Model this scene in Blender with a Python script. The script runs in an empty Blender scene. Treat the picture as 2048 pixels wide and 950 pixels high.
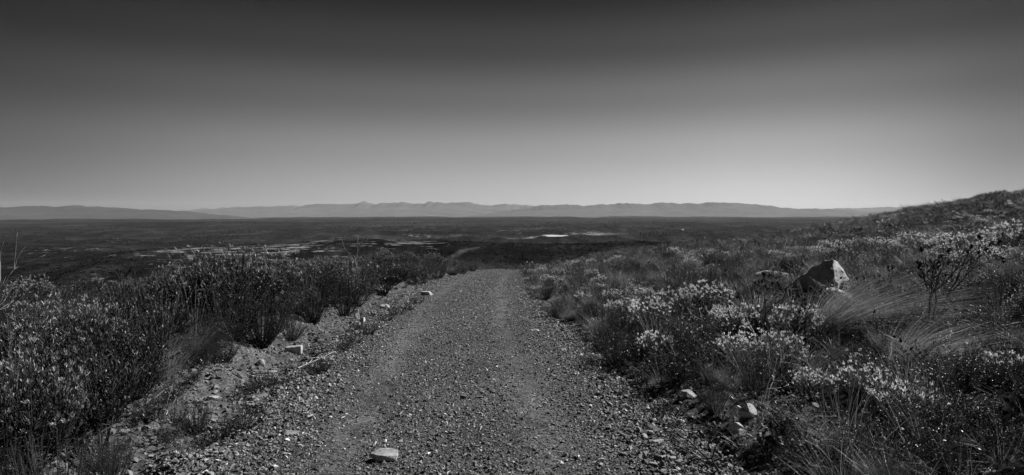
import bpy, bmesh, math, random
import numpy as np
from mathutils import Vector, Matrix, Euler
R = math.radians
rng = np.random.default_rng(7)
random.seed(7)
scene = bpy.context.scene
col = scene.collection

# ------------------------------------------------------------------ camera, sky, sun, exposure
F = 1334.0                      # focal length in pixels of the 2048 px wide photograph
CAM_H = 1.62
cam_d = bpy.data.cameras.new('camera'); cam = bpy.data.objects.new('camera', cam_d); col.objects.link(cam)
cam_d.sensor_width = 36.0; cam_d.lens = 36.0 * F / 2048.0
cam_d.clip_start = 0.05; cam_d.clip_end = 200000
PITCH = math.atan(47.0 / F)
cam.location = (0, 0, CAM_H); cam.rotation_euler = (R(90) - PITCH, 0, 0)
scene.camera = cam

SUN_AZ, SUN_EL = R(58), R(36)   # azimuth from +Y (view direction) towards +X
sun_dir = Vector((math.cos(SUN_EL) * math.sin(SUN_AZ), math.cos(SUN_EL) * math.cos(SUN_AZ), math.sin(SUN_EL)))
sd = bpy.data.lights.new('sun', 'SUN'); sd.energy = 5.0; sd.angle = R(0.53); sd.color = (1, 1, 1)
sun = bpy.data.objects.new('sun', sd); col.objects.link(sun)
sun.rotation_euler = (-sun_dir).to_track_quat('-Z', 'Y').to_euler()

world = bpy.data.worlds.new('World'); scene.world = world; world.use_nodes = True
nt = world.node_tree; nt.nodes.clear()
def N(t, tree=None, **kw):
    n = (tree or nt).nodes.new(t)
    for k, v in kw.items(): setattr(n, k, v)
    return n
sky = N('ShaderNodeTexSky', sky_type='NISHITA', sun_disc=False, sun_elevation=SUN_EL, sun_rotation=SUN_AZ,
        altitude=700.0, air_density=1.0, dust_density=1.2, ozone_density=1.0)
sep = N('ShaderNodeSeparateColor'); nt.links.new(sky.outputs[0], sep.inputs[0])   # a red filter before black-and-white film
tc = N('ShaderNodeTexCoord'); sx = N('ShaderNodeSeparateXYZ'); nt.links.new(tc.outputs['Generated'], sx.inputs[0])
ramp = N('ShaderNodeValToRGB'); ramp.color_ramp.interpolation = 'EASE'
mr = N('ShaderNodeMapRange'); mr.inputs[1].default_value = -0.1; mr.inputs[2].default_value = 0.4
nt.links.new(sx.outputs[2], mr.inputs[0]); nt.links.new(mr.outputs[0], ramp.inputs[0])
SKY_E = [(-0.1, .9), (0.0, .9), (0.03, .88), (0.096, .80), (0.17, .49), (0.24, .215), (0.31, .066), (0.4, .018)]
cr = ramp.color_ramp
while len(cr.elements) < len(SKY_E): cr.elements.new(0.5)
for e, (z, v) in zip(cr.elements, SKY_E):
    e.position = (z + 0.1) / 0.5; e.color = (v, v, v, 1)
# darker towards both sides: lens vignette put into the sky's brightness
mrx = N('ShaderNodeMapRange'); mrx.inputs[1].default_value = -1.0; mrx.inputs[2].default_value = 1.0
mra = N('ShaderNodeValToRGB'); mra.color_ramp.interpolation = 'B_SPLINE'
SKY_A = [(-1, .22), (-.63, .28), (-.42, .80), (-.2, .92), (0, .88), (.3, .88), (.42, .76), (.52, .50), (.60, .28), (1, .25)]
cr = mra.color_ramp
while len(cr.elements) < len(SKY_A): cr.elements.new(0.5)
for e, (z, v) in zip(cr.elements, SKY_A): e.position = (z + 1) / 2; e.color = (v, v, v, 1)
nt.links.new(sx.outputs[0], mrx.inputs[0]); nt.links.new(mrx.outputs[0], mra.inputs[0])
m1 = N('ShaderNodeMath', operation='MULTIPLY'); m2 = N('ShaderNodeMath', operation='MULTIPLY')
nt.links.new(sep.outputs[0], m1.inputs[0]); nt.links.new(ramp.outputs[0], m1.inputs[1])
nt.links.new(m1.outputs[0], m2.inputs[0]); nt.links.new(mra.outputs[0], m2.inputs[1])
bg = N('ShaderNodeBackground'); bg.inputs[1].default_value = 0.058
nt.links.new(m2.outputs[0], bg.inputs[0])
wo = N('ShaderNodeOutputWorld'); nt.links.new(bg.outputs[0], wo.inputs[0])
vs = scene.view_settings
vs.view_transform = 'Standard'; vs.look = 'None'; vs.gamma = 1.0; vs.exposure = 0.62; vs.use_curve_mapping = False
scene.render.engine = 'CYCLES'
cy = scene.cycles
cy.max_bounces = 3; cy.diffuse_bounces = 1; cy.glossy_bounces = 1; cy.transmission_bounces = 1; cy.volume_bounces = 0
cy.transparent_max_bounces = 4; cy.use_denoising = True; cy.denoiser = 'OPENIMAGEDENOISE'; cy.denoising_input_passes = 'RGB_ALBEDO_NORMAL'; cy.denoising_prefilter = 'ACCURATE'; cy.sample_clamp_indirect = 4
cy.caustics_reflective = False; cy.caustics_refractive = False

# ------------------------------------------------------------------ noise and terrain
def _hash(ix, iy, s):
    h = (ix.astype(np.int64) * 374761393 + iy.astype(np.int64) * 668265263 + s * 1274126177) & 0xffffffff
    h = ((h ^ (h >> 13)) * 1274126177) & 0xffffffff
    return ((h ^ (h >> 16)) & 0xffff) / 65535.0
def vnoise(x, y, s=0):
    x = np.asarray(x, float); y = np.asarray(y, float)
    ix = np.floor(x); iy = np.floor(y); fx = x - ix; fy = y - iy
    fx = fx * fx * (3 - 2 * fx); fy = fy * fy * (3 - 2 * fy)
    a = _hash(ix, iy, s); b = _hash(ix + 1, iy, s); c = _hash(ix, iy + 1, s); d = _hash(ix + 1, iy + 1, s)
    return (a + (b - a) * fx) * (1 - fy) + (c + (d - c) * fx) * fy - 0.5
def fbm(x, y, o=4, s=0, g=0.5):
    t = 0; a = 1.0
    for k in range(o):
        t = t + a * vnoise(x * 2 ** k + 17.3 * k, y * 2 ** k - 9.1 * k, s + k); a *= g
    return t
def ridged(x, y, o=4, s=0):
    t = 0; a = 1.0
    for k in range(o):
        t = t + a * (1 - 2.6 * np.abs(vnoise(x * 2 ** k + 5.3 * k, y * 2 ** k + 3.7 * k, s + k))); a *= 0.5
    return t
def ss(x, a, b):
    t = np.clip((x - a) / (b - a), 0, 1); return t * t * (3 - 2 * t)
def road_c(y):
    return np.interp(y, [-8, 0, 4, 7.5, 12, 20, 34, 40, 45, 50, 60, 80, 120], [.1, -.12, -.38, -.60, -.87, -1.08, -.88, -.48, .02, .9, 3.6, 10, 26])
def road_hw(y):
    return np.interp(y, [-8, 4, 12, 30, 38, 46, 60], [1.7, 1.7, 1.62, 1.6, 1.35, 1.0, 1.0])
def z_along(y):
    yy = np.maximum(y, 0)
    z = -(.018 * yy + .00068 * np.minimum(yy, 54) ** 2 + np.maximum(yy - 54, 0) * .0735)
    return np.where(y < 0, -y * .0, z)
GX = np.array([-400, -90, -40, -20, -9, -5, 0, 1.5, 6, 22, 38, 50, 61, 90, 200, 600, 3000.])
GZ = np.array([-70, -13, -5.2, -1.9, -.2, .12, 0, 0.0, .66, 1.95, 3.35, 5.25, 7.3, 11.5, 26, 90, 190.])
def near_z(x, y, fine=True):
    c = road_c(y)
    dx = x - c
    w = ss(x, 1.5, 14)
    zr = z_along(y)
    zh = np.where(y > 0, -.050 * y, 0.0)
    z = zr * (1 - w) + zh * w + np.interp(x, GX, GZ)
    # benches of the road: low bank on the left, small rise on the right
    z = z + .20 * ss(-dx, 2.15, 3.1) + .10 * ss(dx, 1.7, 2.6) - .04 * ss(-dx, 1.55, 1.9) * (1 - ss(-dx, 2.0, 2.5))
    z = z + ss(-dx, 1.7, 2.1) * (1 - ss(-dx, 3.0, 4.2)) * .09 * fbm(x * 2.1, y * 2.1, 3, 201)
    off = ss(np.abs(dx), 1.9, 4.0)
    z = z + off * (.16 * fbm(x * .45, y * .45, 3, 3) + .6 * ss(np.hypot(x, y), 15, 60) * fbm(x * .06, y * .06, 3, 11))
    if fine:
        vg = ss(np.abs(dx), 1.3, 1.9)
        z = z + (.012 + .05 * vg) * fbm(x * 3.2, y * 3.2, 4, 21) + .010 * (1 + 2 * vg) * fbm(x * 14, y * 14, 3, 31)
    # beyond the crest the hillside drops to the valley
    e = np.maximum(y - np.interp(x, [-60, 0, 10, 60, 200], [52, 56, 66, 96, 150]), 0)
    z = z - np.where(e < 60, .0032 * e ** 2, .0032 * 3600 + .384 * (e - 60))
    return z
def gauss(x, y, cx, cyy, sx_, sy_, rot=0.0):
    c, s = math.cos(rot), math.sin(rot); a = (x - cx) * c + (y - cyy) * s; b = -(x - cx) * s + (y - cyy) * c
    return np.exp(-.5 * ((a / sx_) ** 2 + (b / sy_) ** 2))
def valley_z(x, y):
    r = np.hypot(x, y)
    z = -142 + 0 * x
    z = z + 34 * fbm(x / 1100, y / 700, 4, 41) * ss(r, 300, 1500) * (1 - .4 * ss(r, 12000, 26000))
    z = z + (22 * fbm(x / 300., y / 260., 4, 47) + 7 * ridged(x / 170., y / 150., 3, 57)) * ss(r, 900, 1900) * (1 - .7 * ss(r, 5000, 12000))
    # dark spurs below the road crest
    z = z + 66 * gauss(x, y, 260, 1180, 620, 210, .10)
    z = z + 34 * gauss(x, y, -520, 1150, 260, 300, -.5)
    z = z + 28 * gauss(x, y, -150, 1500, 330, 160, .15)
    z = z + 40 * gauss(x, y, 1100, 1700, 700, 250, .05)
    z = z + 36 * gauss(x, y, -950, 1350, 420, 230, .2)
    # long low ridges farther out
    z = z + 40 * gauss(x, y, -3600, 8200, 2600, 700, .02) + 34 * gauss(x, y, 2200, 7600, 2400, 500, -.03)
    z = z + 34 * gauss(x, y, 4200, 9800, 3300, 600, .04) + 26 * gauss(x, y, 500, 10500, 3600, 700, .0)
    z = z + 58 * gauss(x, y, 2400, 12500, 7000, 800, .02) + 34 * gauss(x, y, -6500, 11000, 3500, 900, -.04) + 26 * gauss(x, y, 1100, 5600, 900, 260, .05)
    z = z + 62 * gauss(x, y, -3000, 17500, 4200, 900, .03) + 70 * gauss(x, y, 5200, 18500, 4200, 900, -.02) + 48 * gauss(x, y, 1500, 15000, 2600, 700, .04) + 55 * gauss(x, y, -9500, 14500, 3000, 900, 0) + 66 * gauss(x, y, 9500, 16500, 3000, 900, 0)
    z = z + 22 * gauss(x, y, -1500, 5200, 1300, 320, .1) + 26 * gauss(x, y, 3900, 6400, 700, 260, 0)
    return z
def terrain(x, y, fine=True):
    x = np.asarray(x, float); y = np.asarray(y, float)
    a = near_z(x, y, fine); b = valley_z(x, y)
    k = 14.0
    h = np.clip(.5 + .5 * (a - b) / k, 0, 1)
    out = b * (1 - h) + a * h + k * h * (1 - h)
    return np.where(a - b > k, a, out)
def gp(px, py):
    """ground point seen at a pixel of the 2048x950 photograph"""
    u = (px - 1024) / F; vv = -(py - 475) / F
    d = Vector((u, math.cos(PITCH) + vv * math.sin(PITCH), vv * math.cos(PITCH) - math.sin(PITCH)))
    t = 1.5 * 1.004 ** np.arange(2600)
    X, Y, Z = d.x * t, d.y * t, CAM_H + d.z * t
    hit = np.nonzero(Z < terrain(X, Y, False))[0]
    i = hit[0] if len(hit) else len(t) - 1
    return float(X[i]), float(Y[i]), float(terrain(X[i:i + 1], Y[i:i + 1], False)[0])
def project(x, y, z):
    dz = z - CAM_H
    dep = y * math.cos(PITCH) - dz * math.sin(PITCH); up = dz * math.cos(PITCH) + y * math.sin(PITCH)
    return 1024 + F * x / dep, 475 - F * up / dep, dep

# ------------------------------------------------------------------ materials (black-and-white photograph: all greys)
def mat(name, tone=.1, rough=.7, trans=0.0, var=.3, island=.0, noise=None, spec=.3, bump=None):
    m = bpy.data.materials.new(name); m.use_nodes = True; t = m.node_tree; t.nodes.clear()
    out = N('ShaderNodeOutputMaterial', t); p = N('ShaderNodeBsdfPrincipled', t)
    p.inputs['Roughness'].default_value = rough; p.inputs['Specular IOR Level'].default_value = spec
    oi = N('ShaderNodeObjectInfo', t); val = oi.outputs['Random']
    def mapr(src, a, b, lo=0., hi=1.):
        q = N('ShaderNodeMapRange', t); t.links.new(src, q.inputs[0])
        for i, v in enumerate((lo, hi, a, b)): q.inputs[i + 1].default_value = v
        return q.outputs[0]
    def mul(a, b):
        q = N('ShaderNodeMath', t, operation='MULTIPLY'); t.links.new(a, q.inputs[0])
        if isinstance(b, float): q.inputs[1].default_value = b
        else: t.links.new(b, q.inputs[1])
        return q.outputs[0]
    v = mapr(val, tone * (1 - var), tone * (1 + var))
    if island:
        g = N('ShaderNodeNewGeometry', t); v = mul(v, mapr(g.outputs['Random Per Island'], 1 - island, 1 + island))
    if noise:
        tcn = N('ShaderNodeTexCoord', t)
        for sc, am in noise:
            nn = N('ShaderNodeTexNoise', t); nn.inputs['Scale'].default_value = sc; nn.inputs['Detail'].default_value = 4
            t.links.new(tcn.outputs['Object'], nn.inputs['Vector']); v = mul(v, mapr(nn.outputs[0], 1 - am, 1 + am, .3, .7))
    t.links.new(v, p.inputs['Base Color'])
    if bump:
        tcn = N('ShaderNodeTexCoord', t); nn = N('ShaderNodeTexNoise', t); nn.inputs['Scale'].default_value = bump[0]; nn.inputs['Detail'].default_value = 5
        t.links.new(tcn.outputs['Object'], nn.inputs['Vector'])
        b = N('ShaderNodeBump', t); b.inputs['Strength'].default_value = bump[1]; b.inputs['Distance'].default_value = bump[2]
        t.links.new(nn.outputs[0], b.inputs['Height']); t.links.new(b.outputs[0], p.inputs['Normal'])
    if trans:
        tr = N('ShaderNodeBsdfTranslucent', t); mx = N('ShaderNodeMixShader', t); mx.inputs[0].default_value = trans
        t.links.new(v, tr.inputs[0]); t.links.new(p.outputs[0], mx.inputs[1]); t.links.new(tr.outputs[0], mx.inputs[2])
        t.links.new(mx.outputs[0], out.inputs[0])
    else: t.links.new(p.outputs[0], out.inputs[0])
    return m
M = dict(
    midleaf=mat('grey_green_leaf', .16, .45, .2, .3, .5),
    leaf=mat('grey_leaf', .045, .45, .12, .35, .5, spec=.5),
    lit_tip=mat('sunlit_young_leaf', .24, .5, .2, .35, .45, spec=.5),  # young tips paled to put sunlit crowns into the leaf colour
    dark=mat('dark_heath_leaf', .026, .5, .2, .3, .6),
    pale=mat('pale_leaf', .64, .4, .38, .2, .45),
    grass=mat('dry_grass', .22, .45, .3, .4, .8),
    restio=mat('restio_stem', .08, .38, .2, .3, .7),
    combed=mat('pale_restio_stem', .34, .38, .3, .1, .9),
    wiry=mat('wiry_leaf', .05, .4, .18, .5, .7),
    stem=mat('woody_stem', .035, .8, 0, .2, noise=[(20, .4)]),
    burnt=mat('burnt_wood', .035, .75, 0, .2, noise=[(15, .4)]),
    dead=mat('bleached_wood', .33, .7, 0, .2, noise=[(12, .4)]),
    rock=mat('sandstone', .30, .85, 0, .12, noise=[(1.6, .25), (9, .2)], bump=(14, .6, .02)),
    palerock=mat('quartzite', .36, .8, 0, .15, noise=[(5, .3), (30, .3)], bump=(30, .8, .008)),
    stone=mat('road_stone', .155, .8, 0, .5, noise=[(60, .2)], island=.0),
    gravel=mat('gravel_chip', .15, .75, 0, .8),
    whitechip=mat('quartz_chip', .5, .7, 0, .3),
    darkstone=mat('dark_stone', .07, .7, 0, .2, noise=[(40, .3)]),
    veld=mat('plain_bush', .03, .9, 0, .7, spec=0),
    tree=mat('far_tree_leaf', .04, .8, .1, .2, .3),
    white=mat('whitewash', .75, .8, 0, 0),
    roofm=mat('tin_roof', .3, .5, 0, 0),
)

# ------------------------------------------------------------------ mesh helper
class MB:
    def __init__(s): s.v = []; s.f = []; s.n = 0
    def add(s, V, Fc):
        V = np.asarray(V, float).reshape(-1, 3); s.v.append(V)
        for f in (Fc if isinstance(Fc, list) else [Fc]):
            s.f.append(np.asarray(f, np.int64) + s.n)
        s.n += len(V)
    def mesh(s, name, m, smooth=False):
        V = np.concatenate(s.v); me = bpy.data.meshes.new(name)
        li = np.concatenate([f.ravel() for f in s.f]); tot = np.concatenate([np.full(len(f), f.shape[1]) for f in s.f])
        st = np.concatenate([[0], np.cumsum(tot)[:-1]])
        me.vertices.add(len(V)); me.vertices.foreach_set('co', V.astype(np.float32).ravel())
        me.loops.add(len(li)); me.loops.foreach_set('vertex_index', li.astype(np.int32))
        me.polygons.add(len(tot)); me.polygons.foreach_set('loop_start', st.astype(np.int32))
        if smooth: me.polygons.foreach_set('use_smooth', np.ones(len(tot), bool))
        me.update(calc_edges=True); me.materials.append(m)
        return me
def nrm(a): return a / np.maximum(np.linalg.norm(a, axis=-1, keepdims=True), 1e-9)
def leaves(mb, P, D, L, W, simple=False, droop=.12, r=None):
    r = r or rng; n = len(P)
    if n == 0: return
    D = nrm(D); S = nrm(np.cross(D, r.normal(size=(n, 3)))); U = np.cross(S, D); L = np.broadcast_to(L, (n,))[:, None]; W = np.broadcast_to(W, (n,))[:, None]
    if simple:
        V = np.stack([P, P + D * L * .5 + S * W * .5, P + D * L - U * droop * L, P + D * L * .5 - S * W * .5], 1)
        mb.add(V, (np.arange(n)[:, None] * 4 + [0, 1, 2, 3])); return
    V = np.stack([P, P + D * L * .35 + S * W * .42 + U * .04 * L, P + D * L * .35 - S * W * .42 + U * .04 * L,
                  P + D * L * .75 + S * W * .5, P + D * L * .75 - S * W * .5, P + D * L - U * droop * L], 1)
    b = np.arange(n)[:, None] * 6
    mb.add(V, [b + [0, 2, 1], b + [1, 2, 4, 3], b + [3, 4, 5]])
def blades(mb, P, D, B, L, W, k=4):
    n = len(P); L = np.broadcast_to(L, (n,)); W = np.broadcast_to(W, (n,))
    t = np.linspace(0, 1, k + 1)
    C = P[:, None] + D[:, None] * (L[:, None] * t)[..., None] + B[:, None] * (L[:, None] * t ** 2)[..., None]
    kink = np.cumsum(rng.normal(size=(n, k + 1, 3)) * (rng.uniform(0, 1, n) ** 3 * .16 + .012)[:, None, None] * L[:, None, None] / k, axis=1); kink[:, 0] = 0; C = C + kink
    S = nrm(np.cross(D, rng.normal(size=(n, 3))))[:, None] * (W[:, None] * (1 - .85 * t))[..., None] * .5
    V = np.stack([C - S, C + S], 2).reshape(n, -1, 3)
    b = (np.arange(n) * 2 * (k + 1))[:, None, None] + (np.arange(k) * 2)[None, :, None] + np.array([0, 1, 3, 2])
    mb.add(V, b.reshape(-1, 4))
def tube(mb, pts, r0, r1, n=4):
    pts = np.asarray(pts, float); k = len(pts)
    T = np.gradient(pts, axis=0); T = nrm(T)
    ref = np.array([.31, .17, .93]) if abs(T[0][2]) < .9 else np.array([1., .1, 0])
    A = nrm(np.cross(T, ref)); Bv = np.cross(T, A)
    rr = np.linspace(r0, r1, k)[:, None, None]; an = np.linspace(0, 2 * np.pi, n, endpoint=False)[None, :, None]
    V = pts[:, None] + rr * (np.cos(an) * A[:, None] + np.sin(an) * Bv[:, None])
    i = np.arange(k - 1)[:, None] * n; j = np.arange(n)[None, :]; j2 = (j + 1) % n
    q = np.stack([i + j, i + j2, i + n + j2, i + n + j], -1).reshape(-1, 4)
    mb.add(V, q)
    if n == 4: mb.f.append(np.array([[0, 1, 2, 3]]) + mb.n - k * n); mb.f.append(np.array([[0, 1, 2, 3]]) + mb.n - n)
def obj(name, me, parent=None, loc=None):
    o = bpy.data.objects.new(name, me); col.objects.link(o)
    if parent: o.parent = parent
    if loc is not None: o.location = loc
    return o
def tag(o, label=None, cat=None, group=None, kind=None):
    if label: o['label'] = label
    if cat: o['category'] = cat
    if group: o['group'] = group
    if kind: o['kind'] = kind
    return o
def grid_mesh(name, X, Y, Z, m, smooth=True, flip=False):
    a, b = X.shape; mb = MB(); i = np.arange(a - 1)[:, None] * b + np.arange(b - 1)[None, :]
    q = np.stack([i, i + 1, i + b + 1, i + b], -1).reshape(-1, 4)
    mb.add(np.stack([X, Y, Z], -1), q[:, ::-1] if flip else q)
    return mb.mesh(name, m, smooth)

# ------------------------------------------------------------------ ground materials
def land_mat():
    m = bpy.data.materials.new('land'); m.use_nodes = True; t = m.node_tree; t.nodes.clear(); L = t.links
    out = N('ShaderNodeOutputMaterial', t); p = N('ShaderNodeBsdfPrincipled', t); p.inputs['Roughness'].default_value = 1; p.inputs['Specular IOR Level'].default_value = 0
    L.new(p.outputs[0], out.inputs[0])
    tcn = N('ShaderNodeTexCoord', t); O = tcn.outputs['Object']
    def noise(scale, det=5, sx_=1, sy_=1, rough=.55, d=0):
        mp = N('ShaderNodeMapping', t); mp.inputs['Scale'].default_value = (scale * sx_, scale * sy_, scale); L.new(O, mp.inputs[0])
        nn = N('ShaderNodeTexNoise', t); nn.inputs['Scale'].default_value = 1; nn.inputs['Detail'].default_value = det; nn.inputs['Roughness'].default_value = rough; nn.inputs['Distortion'].default_value = d
        L.new(mp.outputs[0], nn.inputs['Vector']); return nn.outputs[0]
    def mapr(src, lo, hi, a, b):
        q = N('ShaderNodeMapRange', t); q.interpolation_type = 'SMOOTHSTEP'; L.new(src, q.inputs[0])
        for i, v in enumerate((lo, hi, a, b)): q.inputs[i + 1].default_value = v
        return q.outputs[0]
    def op(o, a, b):
        q = N('ShaderNodeMath', t, operation=o)
        for i, s in enumerate((a, b)):
            if isinstance(s, (int, float)): q.inputs[i].default_value = s
            else: L.new(s, q.inputs[i])
        return q.outputs[0]
    def mix(f, a, b): return op('ADD', op('MULTIPLY', a, op('SUBTRACT', 1.0, f)), op('MULTIPLY', b, f))
    # distance from the foot of the hill, a map quantity of the place (world metres)
    sp = N('ShaderNodeSeparateXYZ', t); L.new(O, sp.inputs[0])
    Y = sp.outputs[1]; X = sp.outputs[0]
    rr = op('SQRT', op('ADD', op('MULTIPLY', X, X), op('MULTIPLY', Y, Y)), 0)
    # valley veld: dark scrub with paler grass and bare rock sheets
    veld = mapr(noise(1 / 420., 6, .6, 1, .62), .35, .68, .005, .020)
    veld = op('MULTIPLY', veld, mapr(noise(1 / 500., 6, 7, 1, .7), .35, .65, .45, 1.7))
    veld = op('MULTIPLY', veld, mapr(noise(1 / 60., 5, .7, 1, .65), .3, .7, .5, 1.6))
    veld = op('MULTIPLY', veld, mapr(noise(1 / 9., 4, 1, 1, .7), .3, .7, .6, 1.4))
    veld = op('ADD', veld, mapr(noise(1 / 1300., 4, .5, 1.2, .5), .5, .68, 0, .02))
    at = N('ShaderNodeAttribute', t); at.attribute_name = 'bare'
    nb = noise(1 / 48., 6, .6, 1.0, .7, 1.2)
    nb2 = noise(1 / 11., 5, .4, 1.0, .7, .6)
    bare = mapr(op('ADD', op('ADD', op('MULTIPLY', nb, .6), op('MULTIPLY', nb2, .4)), op('MULTIPLY', at.outputs['Fac'], .15)), .625, .69, 0, 1)
    veld = mix(bare, veld, op('MULTIPLY', noise(1 / 7., 4, .5, 1, .7), .50))
    at2 = N('ShaderNodeAttribute', t); at2.attribute_name = 'track'
    veld = mix(op('MULTIPLY', at2.outputs['Fac'], mapr(noise(1 / 25., 4), .35, .6, .05, .55)), veld, .12)
    # soil under the scrub nearby: stony, grey
    soil = mapr(noise(3.2, 6), .3, .7, .06, .135)
    soil = op('MULTIPLY', soil, mapr(noise(38, 5, 1, 1, .7), .3, .7, .35, 1.65))
    soil = op('MULTIPLY', soil, mapr(noise(.5, 4), .35, .65, .7, 1.15))
    at3 = N('ShaderNodeAttribute', t); at3.attribute_name = 'litter'
    soil = op('MULTIPLY', soil, op('SUBTRACT', 1.0, op('MULTIPLY', at3.outputs['Fac'], .80)))
    f = mapr(rr, 60, 160, 0, 1)
    L.new(mix(f, soil, veld), p.inputs['Base Color'])
    b = N('ShaderNodeBump', t); b.inputs['Strength'].default_value = .8; b.inputs['Distance'].default_value = .012
    L.new(noise(70, 6, 1, 1, .7), b.inputs['Height'])
    b2 = N('ShaderNodeBump', t); b2.inputs['Strength'].default_value = 1.0; b2.inputs['Distance'].default_value = 2.5
    L.new(op('MULTIPLY', noise(1 / 6., 6, 1, 1, .75), f), b2.inputs['Height']); L.new(b.outputs[0], b2.inputs['Normal'])
    L.new(b2.outputs[0], p.inputs['Normal'])
    return m
def road_mat():
    m = bpy.data.materials.new('gravel_road'); m.use_nodes = True; t = m.node_tree; t.nodes.clear(); L = t.links
    out = N('ShaderNodeOutputMaterial', t); p = N('ShaderNodeBsdfPrincipled', t); p.inputs['Roughness'].default_value = .92; p.inputs['Specular IOR Level'].default_value = .15
    L.new(p.outputs[0], out.inputs[0])
    tcn = N('ShaderNodeTexCoord', t)
    def mapr(src, lo, hi, a, b):
        q = N('ShaderNodeMapRange', t); L.new(src, q.inputs[0])
        for i, v in enumerate((lo, hi, a, b)): q.inputs[i + 1].default_value = v
        return q.outputs[0]
    def mul(a, b):
        q = N('ShaderNodeMath', t, operation='MULTIPLY'); L.new(a, q.inputs[0]); L.new(b, q.inputs[1]); return q.outputs[0]
    def noise(s, d=5, r=.6):
        nn = N('ShaderNodeTexNoise', t); nn.inputs['Scale'].default_value = s; nn.inputs['Detail'].default_value = d; nn.inputs['Roughness'].default_value = r
        L.new(tcn.outputs['Object'], nn.inputs['Vector']); return nn.outputs[0]
    v = mapr(noise(1.1, 4), .3, .7, .070, .112)
    v = mul(v, mapr(noise(55, 5, .75), .3, .7, .25, 1.8))
    vo = N('ShaderNodeTexVoronoi', t); vo.inputs['Scale'].default_value = 48; L.new(tcn.outputs['Object'], vo.inputs['Vector'])
    sc = N('ShaderNodeSeparateColor', t); L.new(vo.outputs['Color'], sc.inputs[0])
    v = mul(v, mapr(sc.outputs[0], 0, 1, .35, 1.6))
    aw = N('ShaderNodeAttribute', t); aw.attribute_name = 'wear'; v = mul(v, mapr(aw.outputs['Fac'], 0, 1, .88, 1.32))
    L.new(v, p.inputs['Base Color'])
    b = N('ShaderNodeBump', t); b.inputs['Strength'].default_value = 1; b.inputs['Distance'].default_value = .018; b.invert = True
    L.new(vo.outputs['Distance'], b.inputs['Height'])
    b2 = N('ShaderNodeBump', t); b2.inputs['Strength'].default_value = .9; b2.inputs['Distance'].default_value = .02
    L.new(noise(24, 6, .75), b2.inputs['Height']); L.new(b.outputs[0], b2.inputs['Normal']); L.new(b2.outputs[0], p.inputs['Normal'])
    return m
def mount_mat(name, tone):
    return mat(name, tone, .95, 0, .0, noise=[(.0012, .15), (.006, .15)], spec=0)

# ------------------------------------------------------------------ ground: one sheet to the horizon
ang = np.concatenate([np.linspace(R(-47), R(47), 720), np.linspace(R(50), R(310), 90)]); ang = np.append(ang, R(313))
rad = np.concatenate([[.05, .4, .8, 1.2], np.geomspace(1.6, 120, 620), np.geomspace(121.5, 43000, 560)])
A_, R_ = np.meshgrid(ang, rad, indexing='ij')
GXx = R_ * np.sin(A_); GYy = R_ * np.cos(A_)
land = land_mat()
Zg = terrain(GXx, GYy)
POND = gp(1110, 472)
def seg_dist(x, y, pts):
    d = np.full(x.shape, 1e9)
    for (ax, ay), (bx, by) in zip(pts[:-1], pts[1:]):
        vx, vy = bx - ax, by - ay; t = np.clip(((x - ax) * vx + (y - ay) * vy) / (vx * vx + vy * vy + 1e-9), 0, 1)
        d = np.minimum(d, np.hypot(x - ax - t * vx, y - ay - t * vy))
    return d
pond_r = np.hypot((GXx - POND[0]) / 72., (GYy - POND[1]) / 230.)
Zg = np.where(pond_r < 1.6, POND[2] + (Zg - POND[2]) * ss(pond_r, 1.1, 1.6) , Zg)
Zg = Zg - 3 * (1 - ss(pond_r, .55, .95))
bare = np.zeros_like(Zg); BARE = []
for (px, py, sx_, sy_, w) in [(560, 492, 150, 500, 1), (450, 500, 110, 350, .9), (380, 500, 60, 200, .9), (500, 478, 120, 400, .5), (600, 488, 90, 400, .9), (780, 484, 150, 300, .8), (930, 472, 160, 400, .7),
                           (1060, 476, 200, 400, 1), (1190, 468, 190, 600, 1.15), (700, 476, 200, 400, .6), (60, 522, 80, 140, .6), (170, 512, 70, 130, .6), (200, 560, 40, 60, .5), (1020, 462, 300, 700, .5), (120, 500, 160, 300, .7), (260, 480, 200, 400, .6), (850, 470, 200, 400, .7), (1100, 455, 500, 900, .55)]:
    q = gp(px, py); BARE.append((q[0], q[1], sx_ * .85, sy_ * .42, w))
    bare = np.maximum(bare, w * gauss(GXx, GYy, q[0], q[1], sx_ * .85, sy_ * .42, 0))
track = np.zeros_like(Zg)
for pts, wid in [([(20, 537), (60, 528), (90, 524)], 5), ([(252, 518), (278, 511)], 5), ([(325, 504), (360, 496), (400, 492), (440, 489)], 7), ([(905, 515), (920, 505), (940, 498), (965, 494)], 7),
                 ([(880, 524), (905, 515)], 6), ([(590, 530), (700, 524), (780, 500)], 3)]:
    P = [gp(*p)[:2] for p in pts]
    track = np.maximum(track, 1 - ss(seg_dist(GXx, GYy, P), wid * .5, wid * 1.2))
ground_me = grid_mesh('ground', GXx, GYy, Zg, land, flip=True)
ldx = GXx - road_c(GYy) + .5 * fbm(GXx * .9, GYy * .9, 3, 301)
litter = np.where(ldx < 0, ss(-ldx, 2.6, 3.3), ss(ldx, 2.1, 2.9))
for nm, arr in (('bare', bare), ('track', track), ('litter', litter)):
    a = ground_me.attributes.new(nm, 'FLOAT', 'POINT'); a.data.foreach_set('value', arr.ravel().astype(np.float32))
tag(obj('ground', ground_me), kind='structure')

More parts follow.
